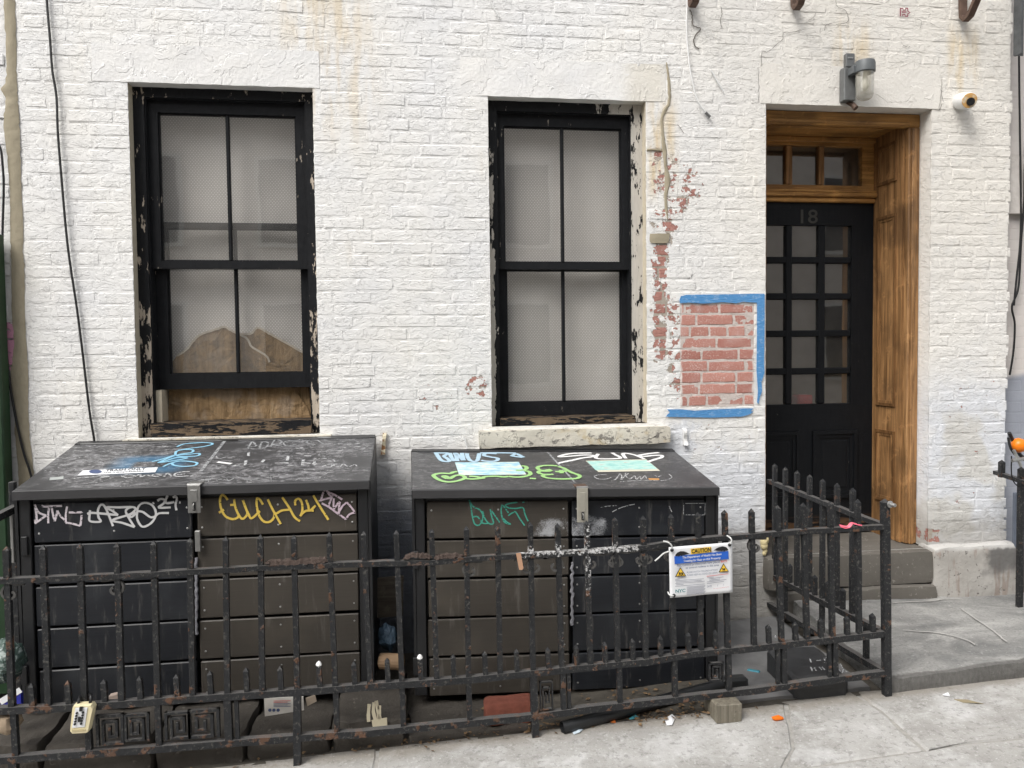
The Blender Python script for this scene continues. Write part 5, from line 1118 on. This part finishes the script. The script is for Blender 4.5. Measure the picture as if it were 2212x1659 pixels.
# cracks in the paint
def crack(px, w_=.0035, D3=True):
    m = MB(); P = spline([atY(1463+x*.33852, y*.33852, -.0062) for x, y in px], 5); P = [p+Vector((.004*nz(i*.9, 1, 2), 0, .004*nz(i*.9, 5, 2))) for i, p in enumerate(P)]; m.ribbon(P, FN, w_); m.build('crack', crk, house)
crk = plain('crack_shadow', (.16, .145, .13), .9)
for q, w_ in (([(80,60),(95,100),(100,160),(148,185),(120,220),(105,260),(115,295),(140,312)], .007), ([(280,45),(285,90),(275,130),(285,180)], .003), ([(1012,0),(1020,40),(1075,70),(1092,130),(1060,150),(1012,155)], .0025), ([(785,190),(740,205),(680,208),(672,250),(640,278),(580,330),(540,335),(538,420)], .0025), ([(940,195),(950,160),(990,148)], .003), ([(1440,290),(1465,300),(1485,298)], .003), ([(1690,490),(1685,590),(1700,650)], .002), ([(835,130),(870,110),(885,80)], .002), ([(1530,120),(1560,135),(1550,180)], .002), ([(0,795),(20,815),(40,850)], .003), ([(515,430),(520,550),(518,650)], .002), ([(1690,660),(1670,700),(1690,560)], .002)): crack(q, w_)
# ================================================================ caution sign
sz = zoomer(2440, 1980, 400/2212); SY = FY-.034; SP = Vector((0, SY, 0))
sg = thing('caution_sign', 'white caution sign about rat baits wired to the railing', 'sign', tuple(atY(1515, 1285, SY)))
def sp(q, lift=0.0): p = atP(*sz([q])[0], SP, FN); return p+FN*lift
def curve_y(p): return p
m = MB(); TL, TR, BR, BL = (375,398),(1688,296),(1700,1335),(402,1450)
def sgf(u, v):
    a = Vector(TL).lerp(Vector(TR), u); b = Vector(BL).lerp(Vector(BR), u); q = b.lerp(a, v); p = sp(q); p.y += .004*nz(u*2.5, v*2.5, 4)+.008*max(0, u-.85)*max(0, .25-v)*8; return p
m.grid(sgf, 20, 16); pn_ = m.build('sign_panel', M['paper'], sg, True); mod = pn_.modifiers.new('thickness', 'SOLIDIFY'); mod.thickness = .0012; mod.offset = 1
LF = .0065
def poly(px, mt, name, lift=LF): P = [sp(q, lift) for q in px]; m_ = MB(); m_.add(P, [tuple(range(len(P)))]); return m_.build(name, mt, sg)
poly([(480,580),(1600,472),(1608,634),(488,742)], inkb, 'blue_band'); poly([(820,425),(1245,383),(1250,488),(826,538)], inky, 'yellow_band')
def tx(s, a, b, h, mt, bold=.012, lift=LF+.0012):
    A, B = sp(a, lift), sp(b, lift); U = sp((a[0]+h*.04, a[1]-h), lift)
    text_mesh(s, mt, 'lettering', lambda u, v: A+(B-A)*u+(U-A)*(v/.7), sg, bold)
tx('CAUTION', (835,515), (1235,478), 82, inkk, .03); tx('The Department of Health Has Been', (645,628), (1452,552), 46, inkw, .016); tx('Treating for Rats on this Property', (668,700), (1435,630), 46, inkw, .016)
tx('Pest Control professionals have placed', (535,793), (1425,708), 46, inkn, .012); tx('BAITS', (1445,706), (1570,694), 40, inkr, .014); tx('to control rodents in this area.', (712,838), (1408,775), 40, inkn, .012)
tx('PLEASE WATCH CHILDREN AT PLAY.', (738,932), (1380,872), 36, inkn, .0); tx('PLEASE KEEP ALL DOGS ON LEASH.', (742,990), (1380,930), 36, inkn, .0)
tx('NYC', (500,1330), (710,1312), 62, inkt, .035); tx('DATE', (1160,1222), (1250,1212), 38, inkn, .0); tx('/', (1368,1200), (1382,1198), 40, inkn); tx('/', (1490,1188), (1504,1186), 40, inkn)
tx('For more information call 311', (1290,1258), (1610,1215), 16, inkr, .0)
gline = ink('print_grey', (.25, .26, .32))
for k, (a, b) in enumerate((((497,1060),(600,1050)), ((500,1085),(1090,1040)), ((515,1112),(1045,1072)), ((500,1142),(1110,1092)), ((515,1168),(670,1157)), ((500,1200),(1110,1150)), ((1160,1022),(1300,1006)), ((1200,1046),(1500,1003)), ((1205,1076),(1430,1046)), ((1155,1110),(1560,1056)), ((1155,1142),(1510,1094)))):
    d = 7; poly([(a[0], a[1]+d), (b[0], b[1]+d), (b[0], b[1]-d*.4), (a[0], a[1]-d*.4)], gline, 'fine_print')
poly([(1150,990),(1600,936),(1600,946),(1150,1000)], inkr, 'fine_print')
for k in range(9): y = 1215+k*20; poly([(735, y+4), (1125-12*(k % 3), y-26), (1125-12*(k % 3), y-34), (735, y-5)], gline, 'fine_print')
for (cx0, cy0, s_) in ((612, 930, 1.0), (1505, 840, .92)):
    tri = lambda k: [(cx0-118*s_*k, cy0+72*s_*k+6*k), (cx0+115*s_*k, cy0+52*s_*k+8*k), (cx0-8*s_*k, cy0-128*s_*k)]
    poly(tri(1), inkk, 'warning_triangle'); poly(tri(.78), inky, 'warning_triangle', LF+.001)
def fig(pts, name='pictogram'): poly(pts, inkk, name, LF+.002)
for ox in (0, 52): 
    fig([(575+ox,905),(590+ox,903),(592+ox,918),(577+ox,920)]); fig([(570+ox,922),(598+ox,918),(604+ox,945),(620+ox,972),(608+ox,976),(590+ox,952),(575+ox,982),(562+ox,980),(578+ox,945)]); fig([(598+ox,922),(618+ox,912),(620+ox,920),(600+ox,932)])
fig([(1462,828),(1478,820),(1486,834),(1522,826),(1532,812),(1536,820),(1528,838),(1526,876),(1514,878),(1512,852),(1490,856),(1490,882),(1478,882),(1478,846),(1466,842)])
def rat(x, y, s_, f): 
    P = [(0,0),(6,-20),(40,-62),(110,-88),(180,-80),(230,-60),(300,-18),(250,-14),(190,-2),(150,0),(140,12),(120,0),(90,6),(80,18),(60,4),(30,6)]
    fig([(x+(300*s_-u*s_ if f else u*s_), y+v*s_-.095*(300*s_-u*s_ if f else u*s_)) for u, v in (P if not f else P[::-1])], 'rat_silhouette')
rat(492, 570, 1.0, False); rat(1285, 478, 1.03, True)
tie = plain('zip_tie_white', (.62, .63, .62), .4, var=.1)
def loop(px, y=-.02, r=.0032, name='zip_tie'): MB().tube(spline([sp(q, -y*0) + FN*d for q, d in px], 6), r, 6).build(name, tie, sg, True)
loop([((428,440), .006), ((415,350), .012), ((340,285), .010), ((262,275), .0)]); loop([((1622,335), .006), ((1655,260), .012), ((1640,200), .008), ((1605,170), -.01)]); loop([((470,1390), .006), ((420,1390), .012), ((375,1370), .008), ((375,1345), -.01)]); loop([((375,480), .004), ((280,540), -.008), ((180,640), -.012), ((108,700), -.012)])
for q in ((428,448), (1622,340), (468,1390)): 
    o = sp(q, LF+.002); MB().lathe([(0, .008), (.001, .008)], o, FN, 12).build('grommet', inkk, sg)
# ================================================================ lock box hung on the railing
lz_ = zoomer(0, 2300, 500/1430); LY = FY-.055; LPp = Vector((0, LY, 0))
lb = thing('key_lock_box', 'cream key lock box with push buttons hanging from the railing at lower left', 'lock box', tuple(atY(*lz_([(875,1290)])[0], LY)))
def lq(q, y=LY): return atY(*lz_([q])[0], y)
def plate(px, y0, y1, name, mt, par, ins=0.0):
    P = [lq(q, y0) for q in px]; n = len(P); c_ = sum(P, Vector())/n; m = MB()
    A = [p.lerp(c_, .05) for p in P]; B = [Vector((p.x, y0+.008, p.z)) for p in P]; E_ = [Vector((p.x, y1, p.z)) for p in P]
    m.add(A+B+E_, [tuple(range(n))]+[(k, n+k, n+(k+1) % n, (k+1) % n) for k in range(n)]+[(n+k, 2*n+k, 2*n+(k+1) % n, n+(k+1) % n) for k in range(n)]+[tuple(range(3*n-1, 2*n-1, -1))]); return m.build(name, mt, par)
cream = plain('lock_cream', (.70, .62, .40), .45, var=.08, scale=20); 
plate([(770,1020),(785,992),(975,985),(998,1020),(945,1275),(925,1290),(770,1298),(746,1270)], LY, LY+.035, 'lock_case', cream, lb)
plate([(806,1015),(940,1010),(908,1225),(768,1235)], LY-.003, LY, 'button_plate', M['paper'], lb)
for q in ((826,1068),(820,1098),(815,1128),(810,1158),(804,1187),(892,1062),(887,1092),(882,1122),(876,1152),(872,1182)): o = lq(q, LY-.003); MB().lathe([(0, .0042), (.004, .0042), (.006, .003)], o, FN, 10).build('button', M['black_plastic'], lb)
for (x, y, w2, h2) in ((864,1032,18,22), (846,1142,14,26)): plate([(x-w2+4,y-h2),(x+w2,y-h2),(x+w2-6,y+h2),(x-w2,y+h2)], LY-.009, LY-.003, 'slide_button', M['black_plastic'], lb)
for k in range(10): x = 770+k*15; plate([(x,1248-k*.5),(x+6,1248-k*.5),(x+3,1272-k*.5),(x-3,1272-k*.5)], LY-.004, LY, 'grip_rib', cream, lb)
MB().tube(spline([lq((838,1010), LY+.02), lq((850,920), LY+.03), lq((880,872), FY+.03), lq((930,862), FY+.03), lq((975,890), LY+.03), lq((958,1005), LY+.02)], 6), .0058, 8).build('shackle', M['black_rubber'], lb, True)
# ================================================================ stones and rubbish behind the railing
def stone(x0, x1, y0, y1, z0, z1, lab, sd, mt=None, cell=.03, amp=.016): return tag(rough_box(x0, x1, y0, y1, z0, z1, cell, amp, sd, rnd=.010, freq=8).build('kerb_stone', mt or M['kerb'], smooth=True), lab, 'stone', 'dark stones under the bins')
stone(-2.2, -1.49, -.93, -.45, -.2, .035, 'dark cracked stone at the lower left corner under the bin', 51)
stone(-1.47, -1.06, -.945, -.45, -.2, .03, 'broad dark stone behind the key lock box', 52); stone(-1.05, -.70, -.93, -.45, -.2, .022, 'dark stone behind the meander panels of the railing', 53)
stone(-.69, -.365, -.93, -.45, -.2, -.012, 'low dark stone below the folded white carton', 54)
s4_ = stone(-.345, -.045, -.94, -.40, -.2, .035, 'dark stone with cream paint drips between the two bins', 55)
stone(-.03, .52, -.955, -.40, -.2, -.052, 'long low dark stone beneath the right bin', 56); stone(.60, 1.40, -.74, -.3, -.2, -.055, 'flat dark stone beneath the black half of the right bin', 57)
drip_m = ink('cream_drip', (.58, .52, .38)); m = MB()
for q in ([(195,1250),(190,1320),(192,1365)], [(225,1240),(222,1300),(235,1360),(240,1420)], [(240,1230),(255,1330),(262,1400)], [(260,1260),(262,1340),(275,1400)]): m.ribbon(spline([Vector(fp_(D8(*c), -.952)) for c in q], 5), FN, .014)
m.ribbon([Vector(fp_(D8(*c), -.953)) for c in ((215,1385),(260,1375),(310,1370))], FN, .045)
m.build('paint_drip', drip_m, s4_)
# loose brick
p0, p1 = atY(1046, 1514, -.87), atY(1150, 1568, -.87)
lbk = rough_box(p0.x, p0.x+.225, -.90, -.80, -.055, .05, .02, .004, 61, rnd=.012, freq=14); tag(lbk.build('loose_brick', M['red_loose'], smooth=True), 'loose red brick on the ground in front of the right bin', 'brick')
# black downpipe lying across
a_, b_ = atY(1214, 1572, -1.0), atY(1560, 1478, -.80)
pp = MB(); pp.tube([a_, a_.lerp(b_, .3), a_.lerp(b_, .7), b_], .026, 14, caps=False); pp.tube([a_, a_.lerp(b_, .05)], .021, 14, caps=False)
pp.v = [(v[0]+(.008*nz(v[1]*80, v[2]*80, 3) if i % 56 < 14 else 0), v[1], max(v[2], gz(v[0], v[1])+.002)) for i, v in enumerate(pp.v)]
pob = pp.build('drain_pipe', M['black_plastic'], smooth=True); tag(pob, 'broken black plastic pipe lying at the foot of the railing', 'pipe')
e = MB(); f0 = atY(1568, 1478, -.80); e.box(f0.x-.02, f0.x+.10, -.83, -.77, f0.z-.03, f0.z+.035, c=.012); e.build('pipe_collar', M['black_plastic'], pob)
# timber block
q0, q1 = atG(1545, 1562), atG(1600, 1560)
tb = MB(); zb0 = gz(q0.x, q0.y); tb.box(q0.x, q0.x+.115, -1.075, -.93, zb0, zb0+.085, c=.005); jit(tb, .003); tag(tb.build('timber_block', M['old_block']), 'weathered grey timber block propping the railing by the pipe', 'block')
# bait box
bx0, bx1 = atG(*D9(770,1245)), atG(*D9(1115,1205)); bb = thing('bait_box', 'black plastic rodent bait box with chalked letters beside the railing corner', 'bait box', tuple(bx0))
zb0 = gz(1.8, -.9)
def bp_(x, y, z): return Vector((x, y, zb0+z))
xL, xR, yF, yB = bx0.x, bx1.x, -.955, -.66
prof = [(yF, .0), (yF-.006, .082), (yF+.03, .092), (yF+.10, .098), (yF+.19, .110), (yB-.02, .122), (yB, .115), (yB, 0)]
m = MB(); n = len(prof); P = []
for x, ins in ((xL, .018), (xL+.02, 0), (xR-.02, 0), (xR, .018)):
    P += [bp_(x, y+(ins if y < -.8 else -ins), max(0, z-ins*.5)) for y, z in prof]
m.add(P, [(s*n+k, (s+1)*n+k, (s+1)*n+(k+1) % n, s*n+(k+1) % n) for s in range(3) for k in range(n)]+[tuple(range(n)), tuple(range(4*n-1, 3*n-1, -1))]); m.f = [f[::-1] for f in m.f]
m.build('box_shell', plain('bait_box_plastic', (.036, .037, .039), .5, var=.35, scale=14, bump=.15), bb)
bn = Vector((0, -.13, 1)).normalized(); bpp = bp_(1.8, yF+.1, .098)
for s_ in ([(845,975),(855,1005)], [(885,988),(915,985)], [(965,965),(935,975),(945,995),(970,990),(955,1005),(935,1000)], [(850,1030),(862,1058)], [(855,1045),(880,1040)], [(872,1028),(885,1055)], [(905,1030),(918,1050),(925,1028),(940,1048)], [(1000,1010),(1010,1050)], [(1040,1010),(1055,1040)], [(1030,1045),(1050,1070),(1060,1045),(1082,1062)]): strokes([[D9(*q) for q in s_]], bpp, bn, .0065, INK['faint2'], bb, 'chalk_mark', lift=.012, straight=True)
# litter
def lump(px, py, rx, ry, rz, name, mt, lab, cat, sd, ground=True, yy=None):
    c_ = atG(px, py) if yy is None else atY(px, py, yy)
    m = MB(); N1, N2 = 10, 7
    for i in range(N2+1):
        for k in range(N1):
            th, ph = math.pi*i/N2, 2*math.pi*k/N1; d = Vector((math.sin(th)*math.cos(ph), math.sin(th)*math.sin(ph), math.cos(th))); w_ = 1+.35*nz(d.x*2+sd, d.y*2, d.z*2)
            m.v.append((c_.x+d.x*rx*w_, c_.y+d.y*ry*w_, c_.z+(rz if yy is None else 0)+d.z*rz*w_))
    m.f = [(i*N1+k, (i+1)*N1+k, (i+1)*N1+(k+1) % N1, i*N1+(k+1) % N1) for i in range(N2) for k in range(N1)]
    return tag(m.build(name, mt, smooth=True), lab, cat)
lump(1680, 1556, .026, .014, .010, 'plastic_scrap', plain('orange_plastic', (.75, .16, .01), .4, var=.2), 'crumpled bright orange plastic scrap on the pavement in front of the bait box', 'litter', 1)
tl = atG(1628, 1456); c_ = MB(); c_.box(tl.x-.030, tl.x+.030, tl.y-.011, tl.y+.011, tl.z+.003, tl.z+.020, c=.004)
an = math.radians(-35); c_.v = [(tl.x+(v[0]-tl.x)*math.cos(an)-(v[1]-tl.y)*math.sin(an), tl.y+(v[0]-tl.x)*math.sin(an)+(v[1]-tl.y)*math.cos(an), v[2]) for v in c_.v]
tag(c_.build('cigarette_lighter', plain('teal_plastic', (.01, .20, .27), .35, var=.2)), 'teal plastic lighter on the stones left of the bait box', 'lighter')
lump(1643, 1478, .010, .008, .006, 'plastic_scrap', plain('red_plastic', (.50, .06, .03), .5), 'small red scrap beside the teal lighter', 'litter', 2)
lump(1627, 1508, .013, .010, .006, 'bottle_cap', plain('tan_cap', (.52, .42, .22), .6), 'small tan cap on the pavement right of the timber block', 'litter', 3)
lump(1675, 1382, .004, .004, .012, 'cigarette_end', M['paper'], 'white cigarette end behind the railing near the door', 'litter', 4)
def flat(px, name, mt, lab, cat, lift=.004):
    P = [atG(*q, lift)+Vector((0, 0, .006*(k % 2))) for k, q in enumerate(px)]; m = MB(); m.add(P+[p-Vector((0, 0, .002)) for p in P], [tuple(range(len(P))), tuple(range(2*len(P)-1, len(P)-1, -1))]+[(k, len(P)+k, len(P)+(k+1) % len(P), (k+1) % len(P)) for k in range(len(P))]); return tag(m.build(name, mt), lab, cat)
flat([(1436,1552),(1452,1545),(1459,1550),(1452,1568),(1440,1566)], 'paper_scrap', M['paper'], 'torn white paper scrap on the pavement below the caution sign', 'litter')
flat([(1236,1580),(1250,1573),(1260,1575),(1252,1584),(1240,1586)], 'paper_scrap', plain('pale_blue_paper', (.50, .58, .64), .6), 'pale blue scrap at the open end of the black pipe', 'litter')
flat([(1318,1558),(1328,1555),(1330,1561),(1321,1563)], 'plastic_scrap', plain('orange_scrap', (.62, .17, .04), .5), 'small orange scrap in the leaves along the pipe', 'litter')
flat([(1358,1553),(1372,1546),(1380,1549),(1366,1556)], 'plastic_scrap', plain('teal_scrap', (.08, .36, .42), .5), 'small teal scrap in the leaves along the pipe', 'litter')
flat([(2060,1510),(2090,1514),(2125,1520),(2112,1521),(2080,1517)], 'twig', plain('dry_twig', (.26, .22, .14), .9), 'dry twig on the pavement below the landing slab', 'litter')
flat([(2036,1500),(2048,1498),(2052,1503),(2040,1505)], 'paper_scrap', M['paper'], 'small white chip on the pavement in front of the landing', 'litter')
# folded carton and other rubbish by the stones
def card(px, y, name, mt, lab, cat, th=.006):
    P = [atY(*q, y) for q in px]; n = len(P); m = MB(); m.add(P+[p+Vector((0, th, 0)) for p in P], [tuple(range(n)), tuple(range(2*n-1, n-1, -1))]+[(k, n+k, n+(k+1) % n, (k+1) % n) for k in range(n)]); return tag(m.build(name, mt), lab, cat)
ct = card([D7(1685,1215), D7(1935,1205), D7(1940,1290), D7(1690,1330)], -.90, 'folded_carton', plain('carton_white', (.60, .58, .54), .6), 'flattened white carton with tiny print tucked under the left bin', 'carton')
for k in range(5): a, b = D7(1745, 1232+k*9), D7(1745+110-20*(k % 2), 1230+k*9); m = MB(); m.ribbon([atY(*a, -.9015), atY(*b, -.9015)], FN, .0022); m.build('fine_print', inkr if k < 2 else inkn, ct)
for x in (1722, 1748, 1775): o = atY(*D7(x, 1290), -.9015); MB().lathe([(0, .007), (.0005, .007)], o, FN, 10).build('printed_mark', inkn, ct)
card([D7(1950,1215), D7(2010,1195), D7(2020,1235), D7(1960,1265)], -.86, 'paper_scrap', plain('brown_paper', (.34, .28, .22), .8), 'folded brown paper scrap beside the white carton', 'litter')
card([D7(690,1205), D7(750,1190), D7(755,1240), D7(690,1245)], -.93, 'paper_cup', plain('pink_card', (.50, .40, .34), .7), 'pinkish crushed paper cup on the lower rail near the lock box', 'litter', .03)
bag_b = NT('blue_bag'); bag_b.out(bag_b.mix(bag_b.noise(12, 4), (.05, .10, .16), (.16, .24, .32)), .25, spec=.6); bag_b.bump(bag_b.noise(28, 5, dist=1.0), 1.0, .02)
lump(837, 1376, .042, .05, .062, 'plastic_bag', bag_b.m, 'crumpled blue plastic bag in the gap between the two bins', 'bag', 7, yy=-.52)
tb_ = MB(); t0 = atY(822, 1428, -.62); tb_.tube([t0, t0+Vector((.10, -.03, .002))], .036, 16, caps=False); tb_.tube([t0, t0+Vector((.10, -.03, .002))], .031, 16, caps=False); tag(tb_.build('cardboard_tube', plain('tube_brown', (.20, .13, .075), .8)), 'brown cardboard tube below the blue bag between the bins', 'tube')
card([(815,1250),(872,1245),(870,1330),(815,1335)], -.30, 'timber_board', wood('gap_board', (.10, .085, .065), (.17, .145, .115), horiz=True), 'grey board leaning in the gap behind the two bins', 'board', .02)
bag_g = NT('clear_bag'); bag_g.out(bag_g.mix(bag_g.step(bag_g.noise(22, 5, dist=1.2), .5, .62), (.06, .10, .085), (.36, .42, .40)), .25, spec=.6); bag_g.bump(bag_g.noise(25, 5, dist=1.0), 1.0, .02)
lump(14, 1428, .07, .08, .09, 'plastic_bag', bag_g.m, 'glossy greenish plastic bag at the left edge behind the railing', 'bag', 9, yy=-.78)
bg_ = card([D7(0,1255), D7(132,1175), D7(135,1270), D7(0,1330)], -.84, 'chip_packet', plain('packet_blue', (.015, .02, .26), .35), 'blue and white packet at the left edge below the green bag', 'packet', .02)
m = MB(); m.ribbon([atY(*D7(0,1240), -.842), atY(*D7(132,1160), -.842)], FN, .025); m.build('white_band', M['paper'], bg_)
lump(18, 1560, .05, .05, .045, 'rubble_stone', plain('tan_rubble', (.26, .20, .14), .9, var=.4, bump=.8), 'tan rubble stone at the lower left corner behind the railing', 'stone', 11, yy=-.97)
# pink ribbon and adhesive strip on the rail
rb_ = MB(); rb_.ribbon(spline([Vector(fp_(D9(*q), FY-.012))+Vector((0, 0, .006)) for q in ((1035,118),(1085,128),(1110,105),(1145,112),(1178,118))], 6), Vector((0, -.6, .8)), .010); rb_.ribbon(spline([Vector(fp_(D9(*q), FY-.014))+Vector((0, 0, .006)) for q in ((1040,124),(1070,132),(1095,126),(1110,108))], 6), Vector((0, -.6, .8)), .014)
tag(rb_.build('pink_ribbon', plain('pink_plastic', (.75, .14, .20), .5)), 'scrap of pink ribbon tied on the rail near the corner post', 'ribbon')
bd = MB(); P = [Vector(fp_(D8(*q), FY-.021)) for q in ((1132,290),(1162,286),(1180,385),(1170,396),(1152,394))]; bd.add(P+[p+Vector((0, .0015, 0)) for p in P], [tuple(range(5)), tuple(range(9, 4, -1))]+[(k, 5+k, 5+(k+1) % 5, (k+1) % 5) for k in range(5)]); tag(bd.build('adhesive_bandage', plain('bandage_tan', (.46, .27, .17), .7)), 'tan adhesive bandage stuck to the top rail between the bins and the sign', 'bandage')
# dry leaves and grit along the pavement edge
rl = random.Random(21)
leaf_m = NT('dry_leaves'); leaf_m.out(leaf_m.ramp(leaf_m.noise(60, 2), [(.3, (.07, .045, .025)), (.5, (.16, .10, .05)), (.7, (.26, .17, .09))]), .8)
lv = MB()
for k in range(620):
    x = rl.choice((rl.uniform(-1.7, 1.5), rl.uniform(.55, 1.3), rl.uniform(.9, 1.3), rl.uniform(-.3, .6))); y = -.955+rl.gauss(0, .03) if rl.random() < .6 else rl.uniform(-.93, -.6)
    z = gz(x, y)+.004+rl.random()*.010; a = rl.uniform(0, 6.3); s_ = rl.uniform(.004, .017) if rl.random() < .55 else rl.uniform(.002, .006); c, d = math.cos(a)*s_, math.sin(a)*s_
    lv.add([(x-c, y-d, z), (x-d*.5, y+c*.5, z+s_*rl.uniform(0, .5)), (x+c, y+d, z+s_*rl.uniform(-.1, .3)), (x+d*.5, y-c*.5, z)], [(0,1,2,3)])
tag(lv.build('leaf_litter', leaf_m.m), 'dry brown leaves and grit along the pavement edge under the railing', 'leaves', kind='stuff')
gr = MB()
for k in range(420):
    x = rl.uniform(-1.2, 3.2); y = rl.uniform(-1.7, -.97); s_ = rl.uniform(.0012, .004); z = gz(x, y)+s_*.4
    if x > 2.1 and y > -1.0: continue
    gr.add([(x-s_, y-s_, z), (x+s_, y-s_*.6, z), (x+s_*.5, y+s_, z), (x, y, z+s_)], [(0,1,3), (1,2,3), (2,0,3)])
tag(gr.build('grit', plain('grit_pale', (.34, .33, .31), .9, var=.7, scale=300)), 'fine grit scattered over the pavement', 'grit', kind='stuff')
# ================================================================ edges of the picture
# railing and bicycle of the neighbour on the right
nf = thing('iron_railing', 'bit of dark iron railing at the right edge before the grey wall', 'railing', (3.9, -.3, .1))
a_ = atY(2150, 1020, -.10); b_ = atY(2240, 1050, -.42)
bar([tuple(a_), tuple(b_), (b_.x+.25, -1.1, a_.z-.03)], .022, .03, par=nf)
def np_(px, py, y, h0, s_=.013):
    p = atY(px, py, y); m = MB(); x, z = p.x, p.z
    m.add([(x-s_, y-s_, h0), (x+s_, y-s_, h0), (x+s_, y+s_, h0), (x-s_, y+s_, h0), (x-s_, y-s_, z-.015), (x+s_, y-s_, z-.015), (x+s_, y+s_, z-.015), (x-s_, y+s_, z-.015), (x, y, z)], [(0,1,5,4),(1,2,6,5),(2,3,7,6),(3,0,4,7),(4,5,8),(5,6,8),(6,7,8),(7,4,8)]); m.build('picket', M['iron'], nf)
np_(2164, 993, -.16, a_.z-.02); np_(2206, 1008, -.30, .1, .013)
hb = thing('bicycle', 'bicycle handlebar with an orange light poking in at the right edge', 'bicycle', tuple(atY(2225, 1000, -.33)))
o = atY(2200, 962, -.33); orange = plain('orange_light', (.80, .20, .01), .3, var=.1)
MB().lathe([(-.038, .008), (-.03, .028), (-.012, .040), (.012, .040), (.03, .028), (.036, .010)], o, (.8, -.4, -.3), 18).build('orange_light', orange, hb, True)
MB().tube(spline([atY(2180, 935, -.33), atY(2192, 960, -.31), atY(2206, 985, -.30), atY(2240, 1000, -.30)], 5), .010, 8).build('brake_lever', M['black_plastic'], hb, True)
MB().tube(spline([atY(2178, 945, -.34), atY(2184, 970, -.34), atY(2200, 990, -.33)], 5), .007, 8).build('grip', M['black_plastic'], hb, True)
MB().tube([atY(2190, 972, -.37), atY(2206, 1008, -.37)], .008, 8).build('clamp', M['steel'], hb, True); MB().tube([atY(2186, 995, -.37), atY(2215, 990, -.37)], .010, 8).build('clamp', M['steel'], hb, True)
MB().tube(spline([atY(2185, 985, -.31), atY(2186, 1030, -.3), atY(2200, 1050, -.3), atY(2230, 1048, -.3)], 6), .0035, 6).build('brake_cable', M['black_rubber'], hb, True)
MB().tube([atY(2206, 990, -.31), atY(2260, 1000, -.33), atY(2330, 1010, -.3)], .012, 8).build('handlebar', M['black_plastic'], hb, True)
# steel ladder stile top right, grey door post low right
ls = MB(); a_ = atY(2190, 122, -.15); ls.box(a_.x, a_.x+.012, -.20, -.15, a_.z, a_.z+1.6); ls.box(a_.x, a_.x+.06, -.15, -.144, a_.z+.006, a_.z+1.6); jit(ls, .001)
lad = ls.build('ladder_stile', plain('ladder_steel', (.10, .105, .11), .6, .3, var=.6, scale=25, bump=.5)); tag(lad, 'rusty grey steel ladder stile at the top right corner', 'ladder')
gp = MB(); a_ = atY(2190, 1215, -.05); gp.box(a_.x-.012, a_.x+.012, -.07, -.045, a_.z, a_.z+.42, c=.003); tag(gp.build('steel_post', plain('blue_grey_steel', (.13, .15, .19), .5, .2)), 'thin blue grey steel post at the right edge by the stone plinth', 'post')
# neighbour's gate on the left
lg = thing('iron_gate', 'dark iron gate rail at the left edge beside the long bin', 'gate', tuple(atY(20, 1300, -.62)))
bar([tuple(atY(-60, 1145, -.8)), tuple(atY(52, 1088, -.55))], .03, .03, par=lg); p = atY(27, 1040, -.58); m = MB(); m.box(p.x-.013, p.x+.013, -.593, -.567, -.1, p.z, c=.004); m.build('gate_post', M['iron'], lg)
q = atY(28, 1150, -.62); MB().box(q.x-.006, q.x+.006, -.63, -.61, atY(28,1215,-.62).z, atY(28,1105,-.62).z, c=.002).build('latch_bar', M['steel'], lg)
# hall things glimpsed through the door panes
pk = ink('pink_spray', (.62, .30, .42), .42, 40); m = MB(); m.grid(lambda u, v: (atY(-10, 750, -.0).x + u*.10, -.003, atY(10, 800, 0).z+v*.24), 4, 6); tag(m.build('graffiti_patch', pk, nl))
cl = MB(); cl.grid(lambda u, v: (2.07+.16*u*(1-.4*v)+.02*math.sin(v*3), .60+.02*math.sin(u*14), .95+.42*v), 16, 8); tag(cl.build('white_cloth', plain('cloth_white', (.62, .62, .60), .9), smooth=True), 'white cloth seen through the lower left door panes', 'cloth')
rc = MB(); t = atY(1742, 860, .7); rc.box(t.x-.06, t.x+.05, .70, .80, t.z-.05, t.z+.02, c=.01); tag(rc.build('red_box', plain('red_plastic_box', (.50, .03, .03), .4)), 'red box glimpsed through the bottom door panes', 'box')
